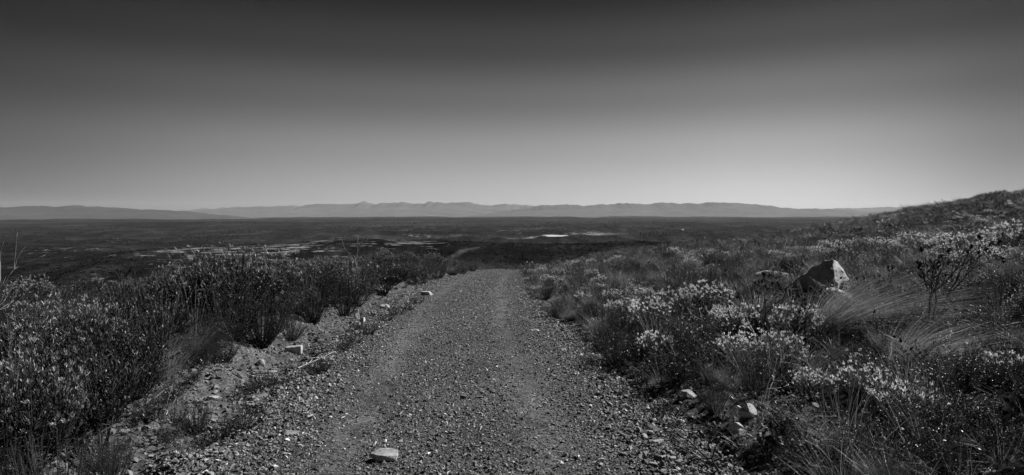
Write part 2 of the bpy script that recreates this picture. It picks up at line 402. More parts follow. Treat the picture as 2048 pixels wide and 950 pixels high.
# road: its own sheet whose edges sink under the verge
ry = np.concatenate([np.linspace(-8, 2, 60), 2 + (np.geomspace(1, 60, 900) - 1)])
rt = np.linspace(-1, 1, 240)
RT, RY = np.meshgrid(rt, ry, indexing='ij')
hw = road_hw(RY) + .28
RX = road_c(RY) + RT * hw
def road_z(x, y):
    dx = x - road_c(y); t = np.abs(dx) / (road_hw(y) + .28)
    rut = -.022 * (np.exp(-((dx - .72) / .2) ** 2) + np.exp(-((dx + .78) / .2) ** 2))
    base = near_z(x, y, False)
    far = 1 - .6 * ss(y, 8, 25)
    return base + .022 + rut + .014 * fbm(x * 3.0, y * 2.2, 3, 61) + far * (.010 * fbm(x * 15, y * 15, 3, 71) + .008 * fbm(x * 45, y * 45, 2, 75)) - .085 * ss(t + .12 * fbm(x * 2.2, y * 2.2, 3, 81), .84, 1.0)
road_me = grid_mesh('road', RX, RY, road_z(RX, RY), road_mat(), flip=False)
wdx = RX - road_c(RY) + .10 * fbm(RX * .6, RY * .5, 3, 401)
wear = np.clip(np.exp(-((wdx - .72) / .2) ** 2) + np.exp(-((wdx + .78) / .2) ** 2), 0, 1) * np.clip(.75 + 1.3 * fbm(RX * 1.3, RY * .5, 4, 411), 0, 1)
a = road_me.attributes.new('wear', 'FLOAT', 'POINT'); a.data.foreach_set('value', wear.ravel().astype(np.float32))
tag(obj('road', road_me), kind='structure')
def surf(x, y):
    x = np.asarray(x, float); y = np.asarray(y, float); g = terrain(x, y)
    return np.where(np.abs(x - road_c(y)) < road_hw(y) + .28, np.where(y < 58, np.maximum(g, road_z(x, y)), g), g)

# pond in the valley, the sky's reflection put into its pale colour
a = np.linspace(0, 2 * np.pi, 64, endpoint=False); mb = MB()
rr_ = 1 + .16 * np.sin(3 * a + 1) + .10 * np.sin(5 * a) + .05 * np.sin(11 * a + 2)
V = np.stack([POND[0] + 66 * rr_ * np.cos(a), POND[1] + 150 * rr_ * np.sin(a), np.full(64, POND[2] + .1)], 1)
mb.add(V, np.arange(64)[None, :])
tag(obj('water', mb.mesh('water', mat('sky_bright_water', .75, .12, 0, 0))), kind='structure')

# ------------------------------------------------------------------ mountain ranges, real relief at their distances
def mountain(name, pts, Dy, depth, tone, seed, gully=1.0, foot=None):
    P = np.array(pts, float); px = np.arange(P[0, 0], P[-1, 0], 1.6)
    yy = np.interp(px, P[:, 0], P[:, 1]); yy = yy + (1.3 + 2.0 * gully * (seed > 6)) * fbm(px / 16., px * 0, 5, seed, .62) * ss(px, P[0, 0], P[0, 0] + 60) * ss(px, P[0, 0], P[0, 0] + 40)
    u = (px - 1024) / F; H = (428 - yy) / F * Dy
    kk = np.exp(-.5 * (np.arange(-60, 61) / 22.) ** 2); kk /= kk.sum(); Hs = np.convolve(np.pad(H, 60, mode='edge'), kk, 'valid')
    rows = 90; T = np.linspace(-1, .6, rows)           # -1 front foot, 0 crest
    U, TT = np.meshgrid(u, T, indexing='ij'); HH = H[:, None] + 0 * TT; base = -145.
    Yw = Dy + TT * depth + 0 * U; Xw = U * Dy
    prof = np.where(TT < 0, (1 + TT), (1 - TT / .6)); prof = np.clip(prof, 0, 1)
    HH = Hs[:, None] + (HH - Hs[:, None]) * prof ** 4
    g = ridged(Xw / 2300. + .3 * fbm(Yw / 900., Xw / 1500., 3, seed), Yw / 1900. + seed, 5, seed)
    shape = prof ** 1.0 + gully * .10 * (g - 1.0) * np.sin(np.pi * np.clip(prof, 0, 1)) ** .8
    cliff = .12 * ss(prof, .78, .92) - .12 * prof
    Z = base - 30 * (prof <= 0.001) + (HH - base) * np.clip(shape + cliff, 0, 1.02)
    Z[:, 0] = base - 60; Z[:, -1] = base - 60
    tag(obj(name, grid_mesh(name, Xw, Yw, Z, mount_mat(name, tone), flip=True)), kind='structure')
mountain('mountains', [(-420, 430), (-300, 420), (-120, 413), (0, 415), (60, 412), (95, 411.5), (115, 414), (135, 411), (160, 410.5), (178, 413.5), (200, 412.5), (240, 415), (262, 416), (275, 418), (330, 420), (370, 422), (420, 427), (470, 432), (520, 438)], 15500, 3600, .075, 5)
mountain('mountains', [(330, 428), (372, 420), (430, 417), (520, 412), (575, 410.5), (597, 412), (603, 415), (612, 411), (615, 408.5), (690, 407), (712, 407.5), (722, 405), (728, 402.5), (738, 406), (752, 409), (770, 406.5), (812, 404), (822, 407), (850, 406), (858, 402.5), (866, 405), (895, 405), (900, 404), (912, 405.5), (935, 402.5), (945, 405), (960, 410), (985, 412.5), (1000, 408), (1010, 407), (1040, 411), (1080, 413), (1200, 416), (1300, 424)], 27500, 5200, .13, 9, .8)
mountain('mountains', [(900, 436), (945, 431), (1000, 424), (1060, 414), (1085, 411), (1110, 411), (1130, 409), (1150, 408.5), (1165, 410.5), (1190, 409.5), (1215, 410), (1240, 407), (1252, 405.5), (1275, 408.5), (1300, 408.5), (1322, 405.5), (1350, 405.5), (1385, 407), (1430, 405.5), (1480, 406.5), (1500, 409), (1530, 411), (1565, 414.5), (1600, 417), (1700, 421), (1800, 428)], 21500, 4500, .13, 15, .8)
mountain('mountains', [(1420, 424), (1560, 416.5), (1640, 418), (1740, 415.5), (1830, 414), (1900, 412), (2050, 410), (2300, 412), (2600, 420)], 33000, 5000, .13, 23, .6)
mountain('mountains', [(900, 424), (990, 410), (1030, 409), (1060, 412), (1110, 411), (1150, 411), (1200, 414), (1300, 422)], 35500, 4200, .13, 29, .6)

# ------------------------------------------------------------------ haze
hz = MB(); B = 44000.; z0, z1 = -240., 760.
V = [(-B, -B, z0), (B, -B, z0), (B, B, z0), (-B, B, z0), (-B, -B, z1), (B, -B, z1), (B, B, z1), (-B, B, z1)]
hz.add(V, np.array([[0, 3, 2, 1], [4, 5, 6, 7], [0, 1, 5, 4], [1, 2, 6, 5], [2, 3, 7, 6], [3, 0, 4, 7]]))
hm = bpy.data.materials.new('haze'); hm.use_nodes = True; ht = hm.node_tree; ht.nodes.clear()
pv = N('ShaderNodeVolumePrincipled', ht); pv.inputs['Density'].default_value = 0.88e-5; pv.inputs['Color'].default_value = (.95, .95, .95, 1); pv.inputs['Anisotropy'].default_value = .1
ho = N('ShaderNodeOutputMaterial', ht); ht.links.new(pv.outputs[0], ho.inputs['Volume'])
tag(obj('haze', hz.mesh('haze', hm)), kind='stuff')
#END_PART1
# ------------------------------------------------------------------ stones
def rock_mesh(name, m, seed, pts=None, dims=(1, 1, 1), npts=16, sub=2, rough=.05, freq=2.0, bevel=.04, flat=False):
    r = np.random.default_rng(seed); bm = bmesh.new()
    if pts is None:
        p = nrm(r.normal(size=(npts, 3))) * r.uniform(.8, 1.1, (npts, 1)); p = np.clip(p, -.78, .78) / .78; pts = p * np.array(dims) * .5
    for p in pts: bm.verts.new(p)
    res = bmesh.ops.convex_hull(bm, input=bm.verts)
    bmesh.ops.delete(bm, geom=[v for v in bm.verts if not v.link_faces], context='VERTS')
    if bevel: bmesh.ops.bevel(bm, geom=list(bm.edges), offset=bevel * min(dims), segments=1, affect='EDGES', clamp_overlap=True)
    bmesh.ops.triangulate(bm, faces=bm.faces)
    for k in range(sub):
        big = [e for e in bm.edges if e.calc_length() > max(dims) * (.30 / (k + 1))]
        if big: bmesh.ops.subdivide_edges(bm, edges=big, cuts=1)
        bmesh.ops.triangulate(bm, faces=bm.faces)
    if rough:
        co = np.array([v.co for v in bm.verts]); s = max(dims)
        n1 = fbm(co[:, 0] / s * freq * 2 + co[:, 2] / s * 3, co[:, 1] / s * freq * 2 - co[:, 2] / s * 2, 4, seed) * rough * s
        # layered beds
        n2 = np.sign(np.sin(co[:, 2] / s * 38 + 3 * n1 / s)) * rough * .12 * s
        bm.normal_update()
        for v, a, b in zip(bm.verts, n1, n2): v.co += v.normal * (a + b)
    me = bpy.data.meshes.new(name); bm.to_mesh(me); bm.free(); me.materials.append(m)
    return me
def place(o, x, y, dz=0, rz=0, s=1, tilt=(0, 0)):
    o.location = (x, y, float(surf([x], [y])[0]) + dz); o.rotation_euler = (tilt[0], tilt[1], rz); o.scale = (s,) * 3 if np.isscalar(s) else s
    return o

# ------------------------------------------------------------------ plants (each builder returns {part: mesh})
def curve_pts(p0, p1, p2, n):
    t = np.linspace(0, 1, n)[:, None]
    return (1 - t) ** 2 * p0 + 2 * t * (1 - t) * p1 + t ** 2 * p2
def leafy_shrub(seed, H=1.0, Rr=.55, tips=95, lpt=30, L=.05, W=.011, m='leaf', simple=False, tipmat=None, up=.5, low=.45):
    r = np.random.default_rng(seed); st = MB(); lf = MB(); tp = MB()
    nodes = [np.array([Rr * .5 * math.cos(a) * q, Rr * .5 * math.sin(a) * q, H * r.uniform(.18, .4)]) for a, q in zip(r.uniform(0, 6.28, 9), r.uniform(.3, 1, 9))]
    for nd in nodes:
        b = nd * [.12, .12, 0]; tube(st, curve_pts(b, nd * [.4, .4, .7], nd, 4), .014 * H, .009 * H)
    lobes = r.normal(size=(5, 3)); lobes[:, 2] = abs(lobes[:, 2]) * .6; lobes = nrm(lobes)
    for i in range(tips):
        d = nrm(np.array([r.normal(), r.normal(), abs(r.normal()) * .75 + .05])); q = r.uniform(.55, 1) ** .5
        q *= .78 + .30 * max(0, (lobes @ d).max()) ** 4 + r.uniform(-.11, .11)
        tip = np.array([d[0] * Rr * q, d[1] * Rr * q, H * (low + (1 - low) * d[2] * q + r.uniform(-.09, .09)) if d[2] > .15 else H * r.uniform(.15, low + .1)])
        nd = nodes[int(np.argmin([np.linalg.norm((tip - n_)[:2]) + .3 * abs(r.normal()) for n_ in nodes]))]
        mid = (nd + tip) * .5 + [0, 0, -.08 * H]; C = curve_pts(nd, mid, tip, 6)
        tube(st, C, .006 * H, .0022, 3)
        n = int(lpt * r.uniform(.7, 1.3)); t = r.uniform(.2, 1, n) ** .6
        P = np.stack([np.interp(t, np.linspace(0, 1, 6), C[:, k]) for k in range(3)], 1)
        ax = nrm(C[-1] - C[-2] + [0, 0, .3 * .1]); rad_ = nrm(r.normal(size=(n, 3)))
        D = ax * up * 1.6 + rad_ * (1.0 - .45 * (t[:, None] > .9)); D[:, 2] += .25
        LL = L * r.uniform(.7, 1.2, n) * (1.1 - .35 * (t > .93))
        top = (t > .86) if tipmat else np.zeros(n, bool)
        leaves(lf, P[~top], D[~top], LL[~top], W * r.uniform(.8, 1.2, (~top).sum()), simple, r=r)
        if tipmat:
            k = max(5, int(top.sum())); P2 = tip + r.normal(size=(k, 3)) * .006; D2 = ax * 1.0 + nrm(r.normal(size=(k, 3))) * .85 + [0, 0, .2]
            leaves(tp, P2, D2, L * r.uniform(.8, 1.25, k), W * 1.0, simple, .05, r=r)
    out = {'stem': st.mesh('stem', M['stem']), 'foliage': lf.mesh('foliage', M[m])}
    if tipmat: out['leaves'] = tp.mesh('leaves', M[tipmat])
    return out
def heath_bush(seed, H=.8, fan=.55, rods=70, lpr=80, m='dark', simple=True, L=.017, W=.005, r0=.07):
    r = np.random.default_rng(seed); st = MB(); lf = MB()
    for i in range(rods):
        a = r.uniform(0, 6.28); f = fan * r.uniform(0, 1) ** .6; h = H * r.uniform(.6, 1.05) * (1 - .25 * f)
        d = np.array([math.cos(a), math.sin(a), 0]); p0 = d * r0 * r.uniform(0, 1)
        p1 = p0 + d * f * h * .75 + [0, 0, h * .35]; p2 = p0 + d * f * h * 1.0 + [r.normal() * .02, r.normal() * .02, h]
        C = curve_pts(p0, p1, p2, 6); tube(st, C, .004, .0015, 3)
        t = np.linspace(.12, 1, lpr); P = np.stack([np.interp(t, np.linspace(0, 1, 6), C[:, k]) for k in range(3)], 1)
        D = nrm(r.normal(size=(lpr, 3)))[:, :] + nrm(p2 - p1) * .9
        leaves(lf, P, D, L * r.uniform(.7, 1.3, lpr), W, simple, r=r)
        if r.uniform() < .5:      # side shoot
            s0 = C[3]; s1 = s0 + d * .05 + [r.normal() * .05, r.normal() * .05, h * .3]; tube(st, [s0, (s0 + s1) / 2 + [0, 0, -.01], s1], .002, .0012, 3)
            n = lpr // 3; t = np.linspace(.1, 1, n)[:, None]; P = s0 + (s1 - s0) * t
            leaves(lf, P, nrm(r.normal(size=(n, 3))) + nrm(s1 - s0) * .9, L, W, simple, r=r)
    return {'stem': st.mesh('stem', M['stem']), 'foliage': lf.mesh('foliage', M[m])}
def tussock(seed, n=900, H=.7, spread=.8, lean=(0, 0), m='restio', W=.0026, base=.09, k=5, stalks=0):
    r = np.random.default_rng(seed); mb = MB()
    a = r.uniform(0, 6.28, n); q = np.sqrt(r.uniform(0, 1, n)); e = np.stack([np.cos(a), np.sin(a), 0 * a], 1)
    P = e * (base * q)[:, None]; D = e * (spread * (.15 + .6 * q * r.uniform(.4, 1.2, n)))[:, None]; D[:, 2] = 1; D[:, 0] += lean[0] * .5; D[:, 1] += lean[1] * .5
    D = nrm(D + r.normal(size=(n, 3)) * .10); Bn = e * (.30 * spread * r.uniform(.3, 1.3, n))[:, None]; Bn[:, 2] -= .38 * r.uniform(.3, 1.3, n) * min(1, spread + abs(lean[0]) + abs(lean[1]))
    Bn[:, 0] += lean[0] * .7; Bn[:, 1] += lean[1] * .7
    blades(mb, P, D, Bn, H * r.uniform(.55, 1.1, n), W * r.uniform(.6, 1.3, n), k)
    out = {'foliage': mb.mesh('foliage', M[m])}
    if stalks:
        sb = MB()
        for i in range(stalks):
            a = r.uniform(0, 6.28); f = r.uniform(0, .35); h = H * r.uniform(1, 1.35)
            p2 = np.array([math.cos(a) * f * h + lean[0] * .3 * h, math.sin(a) * f * h, h]); C = curve_pts(np.zeros(3), p2 * [.3, .3, .6], p2, 6); tube(sb, C, .0016, .0009, 3)
            nn = 9; P = C[-1] - (C[-1] - C[-2]) * r.uniform(0, 1, (nn, 1)); leaves(sb, P, nrm(r.normal(size=(nn, 3))) + [0, 0, 1], .014, .006, True, r=r)
        out['flower_stalk'] = sb.mesh('flower_stalk', M['grass'])
    return out
def wiry_bush(seed, H=.6, Rr=.45, tips=70, m='wiry', flowers=0, L=.022, W=.005):
    r = np.random.default_rng(seed); st = MB(); lf = MB(); fl = MB()
    for i in range(tips):
        a = r.uniform(0, 6.28); q = r.uniform(0, 1) ** .5; h = H * r.uniform(.55, 1.05)
        p2 = np.array([math.cos(a) * q * Rr, math.sin(a) * q * Rr, h * (1.05 - .35 * q)]); C = curve_pts(p2 * [.1, .1, 0], p2 * [.5, .5, .35] + r.normal(size=3) * .03, p2, 6)
        tube(st, C, .003, .001, 3)
        for b in range(4):
            s0 = C[r.integers(2, 6)]; s1 = s0 + nrm(r.normal(size=3) + [0, 0, 1.1]) * r.uniform(.07, .2) * H / .6; tube(st, [s0, (s0 + s1) / 2 + r.normal(size=3) * .006, s1], .0014, .0008, 3)
            n = 26; t = r.uniform(.05, 1, (n, 1)); leaves(lf, s0 + (s1 - s0) * t, nrm(r.normal(size=(n, 3))) + nrm(s1 - s0) * .7, L * r.uniform(.6, 1.3, n), W, True, r=r)
            if flowers and r.uniform() < flowers:
                n = 10; leaves(fl, s1 + r.normal(size=(n, 3)) * .007, nrm(r.normal(size=(n, 3))) + [0, 0, .9], .016, .011, True, r=r)
    out = {'stem': st.mesh('stem', M['stem']), 'foliage': lf.mesh('foliage', M[m])}
    if flowers: out['blossoms'] = fl.mesh('blossoms', M['pale'])
    return out
def dead_bush(seed, H=1.0, lean=(0, 0), m='burnt', cones=.5, nmain=4, gen=4, r0=.014, spread=.5, up=.5):
    r = np.random.default_rng(seed); st = MB(); cones_ = []
    def grow(p, d, L, rad, g):
        k = 5; pts = [p]; dd = d.copy()
        for i in range(k): dd = nrm(dd + r.normal(size=3) * .16 + [lean[0] * .08, lean[1] * .08, .06 * up]); pts.append(pts[-1] + dd * L / k)
        tube(st, pts, rad, rad * .62, 5 if rad > .006 else 4); e = pts[-1]
        if g == 0 or (g < gen - 1 and r.uniform() < .12):
            if r.uniform() < cones:
                cn = MB(); cones_.append(cn); n = 44; ph = r.normal(size=(n, 3)); ph = nrm(ph); leaves(cn, e + ph * [.007, .007, .012], ph * .6 + dd * 1.2, .017, .007, True, .0, r=r)
                bmx = e + dd * .012; tube(cn, [bmx - dd * .02, bmx - dd * .008, bmx + dd * .01, bmx + dd * .022], .005, .009, 6)
            return
        for c in range(r.integers(2, 4)):
            nd = nrm(dd + nrm(r.normal(size=3)) * r.uniform(.45, .85) + [0, 0, .12 * up]); grow(e, nd, L * r.uniform(.55, .9), rad * .66, g - 1)
    for i in range(nmain):
        a = r.uniform(0, 6.28); grow(np.array([0, 0, -.03]), nrm(np.array([math.cos(a) * spread + lean[0], math.sin(a) * spread + lean[1], 1.0 * up + .3])), H * r.uniform(.28, .42), r0 * r.uniform(.7, 1.1), gen - 1)
    out = {'branch': st.mesh('branch', M[m])}
    for i, c_ in enumerate(cones_): out['seed_head.%03d' % i] = c_.mesh('seed_head', M['burnt'])
    return out

PROTO = {
    'leafy_shrub': [leafy_shrub(s, H, Rr, tips, 30, .042, .0078, up=.8, tipmat='lit_tip' if s in (1, 3) else None) for s, H, Rr, tips in ((1, 1.0, .62, 230), (2, .9, .55, 200), (3, 1.05, .5, 180), (4, .8, .6, 200))],
    'pale_shrub': [leafy_shrub(s, H, Rr, tips, 20, .034, .0085, 'midleaf', tipmat='pale', up=1.1, low=.5) for s, H, Rr, tips in ((11, .55, .36, 105), (12, .48, .33, 85), (13, .62, .38, 120))],
    'heath_bush': [heath_bush(s, H, f, n) for s, H, f, n in ((21, .85, .6, 95), (22, .75, .75, 85), (23, .95, .5, 95), (24, .6, .8, 70))],
    'grass_tussock': [tussock(s, n, H, sp, ln, st_, stalks=q) for s, n, H, sp, ln, st_, q in ((31, 1100, .6, .9, (0, 0), 'restio', 14), (32, 900, .7, .7, (.25, -.1), 'restio', 10), (33, 420, .65, .6, (.1, 0), 'grass', 14), (34, 300, .5, .9, (-.1, 0), 'grass', 10))],
    'wiry_bush': [wiry_bush(s, H, Rr, n, 'wiry', fl) for s, H, Rr, n, fl in ((41, .6, .42, 75, 0), (42, .5, .45, 70, .25), (43, .7, .4, 75, .08), (44, .45, .4, 60, 0))],
}
CATS = {'leafy_shrub': 'shrub', 'pale_shrub': 'shrub', 'heath_bush': 'bush', 'grass_tussock': 'grass tussock', 'wiry_bush': 'bush'}
def plant(kind, parts, x, y, s=1, rz=None, label=None, cat=None, group=None, sink=.03, tilt=(0, 0), z=None, only=None):
    e = bpy.data.objects.new(kind, None); col.objects.link(e)
    e.location = (x, y, (float(surf([x], [y])[0]) - sink * (s if np.isscalar(s) else s[2])) if z is None else z); e.rotation_euler = (tilt[0], tilt[1], random.uniform(0, 6.28) if rz is None else rz)
    e.scale = (s,) * 3 if np.isscalar(s) else s
    tag(e, label, cat or CATS.get(kind, kind.replace('_', ' ')), group)
    for nm, me in parts.items():
        o = bpy.data.objects.new(nm.split('.')[0], me); o.parent = e; col.objects.link(o)
    return e

# ------------------------------------------------------------------ named plants seen on their own in the photograph
used = []     # (x, y, radius) taken
def feature(kind, parts, px, py, s=1, label='', rz=None, group=None, cat=None, tilt=(0, 0), rad_=.3, sink=.03):
    x, y, z = gp(px, py); used.append((x, y, rad_ * (s if np.isscalar(s) else s[0])))
    return plant(kind, parts, x, y, s, rz, label, cat, group, sink, tilt)

# left of the road
Pl, Pp, Ph, Pg, Pw = (PROTO[k] for k in ('leafy_shrub', 'pale_shrub', 'heath_bush', 'grass_tussock', 'wiry_bush'))
feature('heath_bush', Ph[0], 525, 690, 1.12, 'dark upright heath bush with whip-like stems behind the pale block on the verge', rad_=.45)
feature('heath_bush', Ph[2], 625, 650, 1.0, 'dark upright heath bush fanning over the bank, farther along than the widest one', rad_=.4)
feature('heath_bush', Ph[1], 465, 680, 1.05, 'dark heath bush crowded against the left side of the widest upright heath', rad_=.4)
feature('leafy_shrub', Pl[0], 450, 655, 1.25, 'tall leafy shrub with bright leaf tips standing highest above the roadside heath', rad_=.5)
feature('leafy_shrub', Pl[2], 545, 632, 1.05, 'leafy shrub with pale tips just behind the widest dark heath bush', rad_=.4)
feature('leafy_shrub', Pl[1], 240, 800, .85, 'large leafy shrub with narrow glossy leaves in the middle of the near left thicket', rad_=.5)
feature('leafy_shrub', Pl[3], 75, 840, .85, 'broad leafy shrub at the left edge beside the road verge', rad_=.5)
feature('leafy_shrub', Pl[0], 120, 770, .85, 'dark-hearted leafy shrub behind the broad one at the left edge', rad_=.5)
feature('leafy_shrub', Pl[1], 290, 730, .95, 'leafy shrub with silvery sprays behind the near left thicket', rad_=.45)
feature('grass_tussock', Pg[1], 390, 725, 1.0, 'wiry tussock arching over the stony bank on the left of the road', rz=.3, rad_=.4)
feature('grass_tussock', Pg[2], 330, 760, 1.0, 'thin straggling tussock on the bank beside the leafy thicket', rz=.1, rad_=.3)
feature('wiry_bush', Pw[2], 715, 612, 1.5, 'twiggy fine-leaved bush around the bleached dead branches left of the road', rad_=.5)
feature('wiry_bush', Pw[0], 840, 568, 1.7, 'dark twiggy bush beside the road near its far crest', rad_=.5)
feature('grass_tussock', Pg[0], 905, 552, 1.2, 'rounded dark tussock left of the road just before the crest', rad_=.5)
feature('heath_bush', Ph[1], 945, 544, 1.0, 'dark heath bush left of the road, the last one at the crest', rad_=.5)
feature('wiry_bush', Pw[3], 927, 549, 1.3, 'dark twiggy bush between the rounded tussock and the last heath at the crest', rad_=.4)
feature('heath_bush', Ph[3], 875, 559, 1.2, 'low dark heath bush beside the pale stones below the crest', rad_=.4)
feature('leafy_shrub', Pl[3], 770, 590, 1.2, 'leafy shrub on the left bank beside the white stone', rad_=.5)
feature('heath_bush', Ph[2], 690, 632, .9, 'dark heath bush behind the upright pale stone', rad_=.4)
feature('wiry_bush', Pw[1], 1062, 552, 1.3, 'twiggy bush hiding the right edge of the road at the crest', rad_=.4)
feature('dead_protea', dead_bush(51, 1.5, (.1, 0), 'dead', .0, 3, 4, .013, .35, .9), 712, 610, 1.0, 'bleached bare branches rising above the twiggy bush left of the road', cat='dead shrub', rad_=.1)
feature('dead_protea', dead_bush(52, 1.35, (.75, .0), 'dead', .0, 3, 4, .009, .12, .8), -140, 760, 1.0, 'bare knobbly branches leaning in at the left edge against the valley', cat='dead shrub', rz=-.2, rad_=.2)
feature('dead_protea', dead_bush(53, .8, (.2, -.1), 'burnt', .2, 5, 3, .013, .3, 1.0), 200, 900, 1.0, 'bare crooked stems standing on the verge in the bottom left corner', cat='dead shrub', rad_=.1)
feature('grass_tussock', Pg[2], 30, 900, 1.1, 'loose pale grass tussock in the bottom left corner', rad_=.3)
feature('wiry_bush', Pw[0], 130, 880, .9, 'low twiggy bush under the leafy shrubs in the bottom left corner', rad_=.3)
feature('leafy_shrub', Pl[1], 150, 905, .85, 'dark leafy shrub crowding the verge behind the bare crooked stems', rad_=.4)
feature('leafy_shrub', Pl[2], 60, 960, .8, 'leafy shrub cut by the bottom left corner of the view', rad_=.4)
feature('leafy_shrub', Pl[3], 200, 850, .85, 'leafy shrub reaching farthest toward the verge above the bare crooked stems', rad_=.4)
# right of the road
lean = tussock(61, 1900, 1.0, .8, (.85, -.25), 'combed', .0050, .20, 7, 0)
lean2 = tussock(62, 1000, .75, .8, (.8, -.2), 'combed', .0050, .16, 6, 0)
ball = tussock(63, 1800, .62, 1.05, (0, 0), 'restio', .0026, .14, 6, 10)
feature('grass_tussock', lean, 1660, 672, 1.0, 'big windswept restio tussock combed to the right below the split boulder', rz=0, rad_=.75)
feature('grass_tussock', lean2, 1820, 735, .9, 'windswept restio tussock lying downhill of the biggest combed one', rz=-.1, rad_=.55)
feature('grass_tussock', ball, 1515, 655, .95, 'dark round restio tussock with a dead stem in front of it', rad_=.5)
feature('grass_tussock', ball, 1330, 575, 1.1, 'soft grey tussock glowing in the sun between the road and the boulders', rz=2.6, rad_=.6)
feature('grass_tussock', ball, 1900, 487, (3.6, 2.0, 1.5), 'wide dark mound of restio on the slope above the boulders', rad_=.7, rz=.1)
feature('grass_tussock', ball, 1770, 462, (2.2, 1.8, 1.3), 'dark rounded tussock below the skyline left of the wide mound', rad_=.6)
feature('grass_tussock', ball, 1627, 480, (2.0, 1.8, 1.3), 'small dark rounded tussock near the lower end of the skyline', rad_=.6)
PS = [(1300, 662, 1.0, 'pale upright-leaved bush at the lower end of the bright band beside the road'),
      (1245, 645, .9, 'pale bush nearest the road in the bright band'),
      (1345, 650, .95, 'pale bush with its tips lit, third along the bright band from the road'),
      (1415, 640, 1.1, 'largest pale bush in the bright band left of the round tussock'),
      (1470, 672, 1.0, 'pale bush just left of the dark round tussock'),
      (1560, 745, .7, 'pale-tipped bush below the dark round tussock'),
      (1480, 735, .75, 'pale-tipped bush low on the right verge above the shaded stones'),
      (1800, 850, .8, 'pale rosette bush low in the bottom right, leaves catching the sun'),
      (1720, 812, .55, 'pale rosette bush beside the brightest one in the bottom right'),
      (1625, 800, .5, 'pale bush nearest the verge in the bottom right'),
      (2010, 765, .6, 'pale rosette bush at the right edge below the fallen dead branch'),
      (1590, 690, .8, 'small pale bush between the round tussock and the combed tussock')]
for i, (px, py, s, lb) in enumerate(PS): feature('pale_shrub', Pp[i % 3], px, py, s * 1.0, lb, rad_=.28)
feature('heath_bush', heath_bush(71, .42, .75, 60, 60, 'wiry'), 1235, 735, 1.0, 'low grey heath bush with fingerlike stems at the right edge of the road', rad_=.3)
feature('heath_bush', heath_bush(72, .36, .35, 26, 60, 'wiry'), 1285, 765, 1.0, 'cluster of short upright heath spikes at the right edge of the road', rad_=.3)
feature('dead_protea', dead_bush(54, .95, (0, 0), 'burnt', .7, 3, 4, .013, .35, 1.0), 1512, 668, 1.0, 'burnt dead protea with dark seed heads in front of the round tussock', cat='dead shrub', rad_=.1)
feature('dead_protea', dead_bush(55, .6, (0, 0), 'burnt', .6, 2, 3, .016, .4, 1.0), 1622, 690, 1.0, 'stubby burnt protea stem standing at the root of the combed tussock', cat='dead shrub', rad_=.1)
feature('dead_protea', dead_bush(56, 1.0, (0, 0), 'burnt', .8, 3, 4, .012, .3, 1.0), 1885, 650, 1.0, 'burnt protea with a black cone standing above the scrub on the right', cat='dead shrub', rad_=.1)
feature('dead_protea', dead_bush(57, 1.3, (-1.5, 0), 'burnt', .1, 4, 4, .014, .5, .12), 2120, 668, 1.0, 'fallen charred branches sprawling in from the right edge', cat='dead shrub', rz=0, rad_=.4)
feature('dead_protea', dead_bush(58, .55, (-.9, .2), 'burnt', .0, 3, 4, .010, .5, .25), 1450, 948, 1.0, 'charred twig with curved branches lying on the gravel at the bottom edge', cat='dead branch', rad_=.2, rz=.4)
feature('dead_protea', dead_bush(59, .8, (0, 0), 'burnt', .7, 3, 3, .010, .3, 1.0), 1745, 640, 1.0, 'slim burnt stem above the crest of the combed tussock', cat='dead shrub', rad_=.1)

BAND = [(1655, 512), (1690, 508), (1722, 510), (1760, 512), (1795, 506), (1822, 505), (1850, 510), (1880, 514), (1905, 512)]
for i, (px, py) in enumerate(BAND): feature('pale_shrub', Pp[i % 3], px, py, 1.15 + .3 * (i % 2), 'pale bush in the bright row on the slope below the wide dark mound', group='pale bushes in the row below the wide dark mound', rad_=.25)
for i, (px, py) in enumerate([(1915, 445), (1935, 440), (1950, 447), (1975, 432), (1895, 452), (2020, 420), (1960, 455)]): feature('pale_shrub', Pp[i % 3], px, py, 1.3, 'pale bush in the bright patch high on the slope above the wide dark mound', group='pale bushes high on the slope', rad_=.25)
for i, (px, py) in enumerate([(1990, 512), (2010, 516), (2035, 514)]): feature('pale_shrub', Pp[i % 3], px, py, 1.6, 'pale bush in the small bright group at the right edge of the slope', group='pale bushes at the right edge of the slope', rad_=.25)
# boulders
def boulder(name, me, px, py, rz=0, label='', dz=0, s=1, tilt=(0, 0), cat='boulder', group=None, rad_=.3):
    x, y, z = gp(px, py); o = obj(name, me); used.append((x, y, rad_)); place(o, x, y, dz, rz, s, tilt); tag(o, label, cat, group); return o
# the leaning boulder: long back sloping down to the left, steep sunlit face on the right
BX, BY, BZ = gp(1648, 590); bw = 112 / F * math.hypot(BX, BY); w = bw / 112.
def bp(px, py, d): return ((px - 1648) * w, d * w * 60, (590 - py) * w)
pts = [bp(1588, 568, .8), bp(1590, 604, .6), bp(1603, 548, .4), bp(1648, 514, -.25), bp(1661, 512, -.2), bp(1669, 517, .5), bp(1618, 552, 1.2), bp(1652, 534, 1.4),
       bp(1666, 560, -.75), bp(1670, 604, -.8), bp(1700, 578, .6), bp(1703, 604, .5), bp(1688, 548, .5), bp(1690, 590, 1.8), bp(1600, 590, 1.8), bp(1615, 608, -.1)]
ob = obj('boulder', rock_mesh('boulder', M['rock'], 3, [Vector(p) for p in pts], dims=(bw, bw * .8, bw * .7), sub=3, rough=.04, freq=4, bevel=.008))
ob.location = (BX, BY, BZ - .12); ob.rotation_euler = (0, 0, -math.atan2(BX, BY)); tag(ob, 'large leaning boulder with a dark face and a narrow sunlit face', 'boulder'); used.append((BX, BY + .3, .7)); used.append((BX - .45, BY - .55, .62)); used.append((BX - .95, BY - .2, .5)); used.append((BX - .1, BY - 1.2, .5)); used.append((BX + .75, BY + .2, .6)); used.append((BX + 1.2, BY + .6, .5))
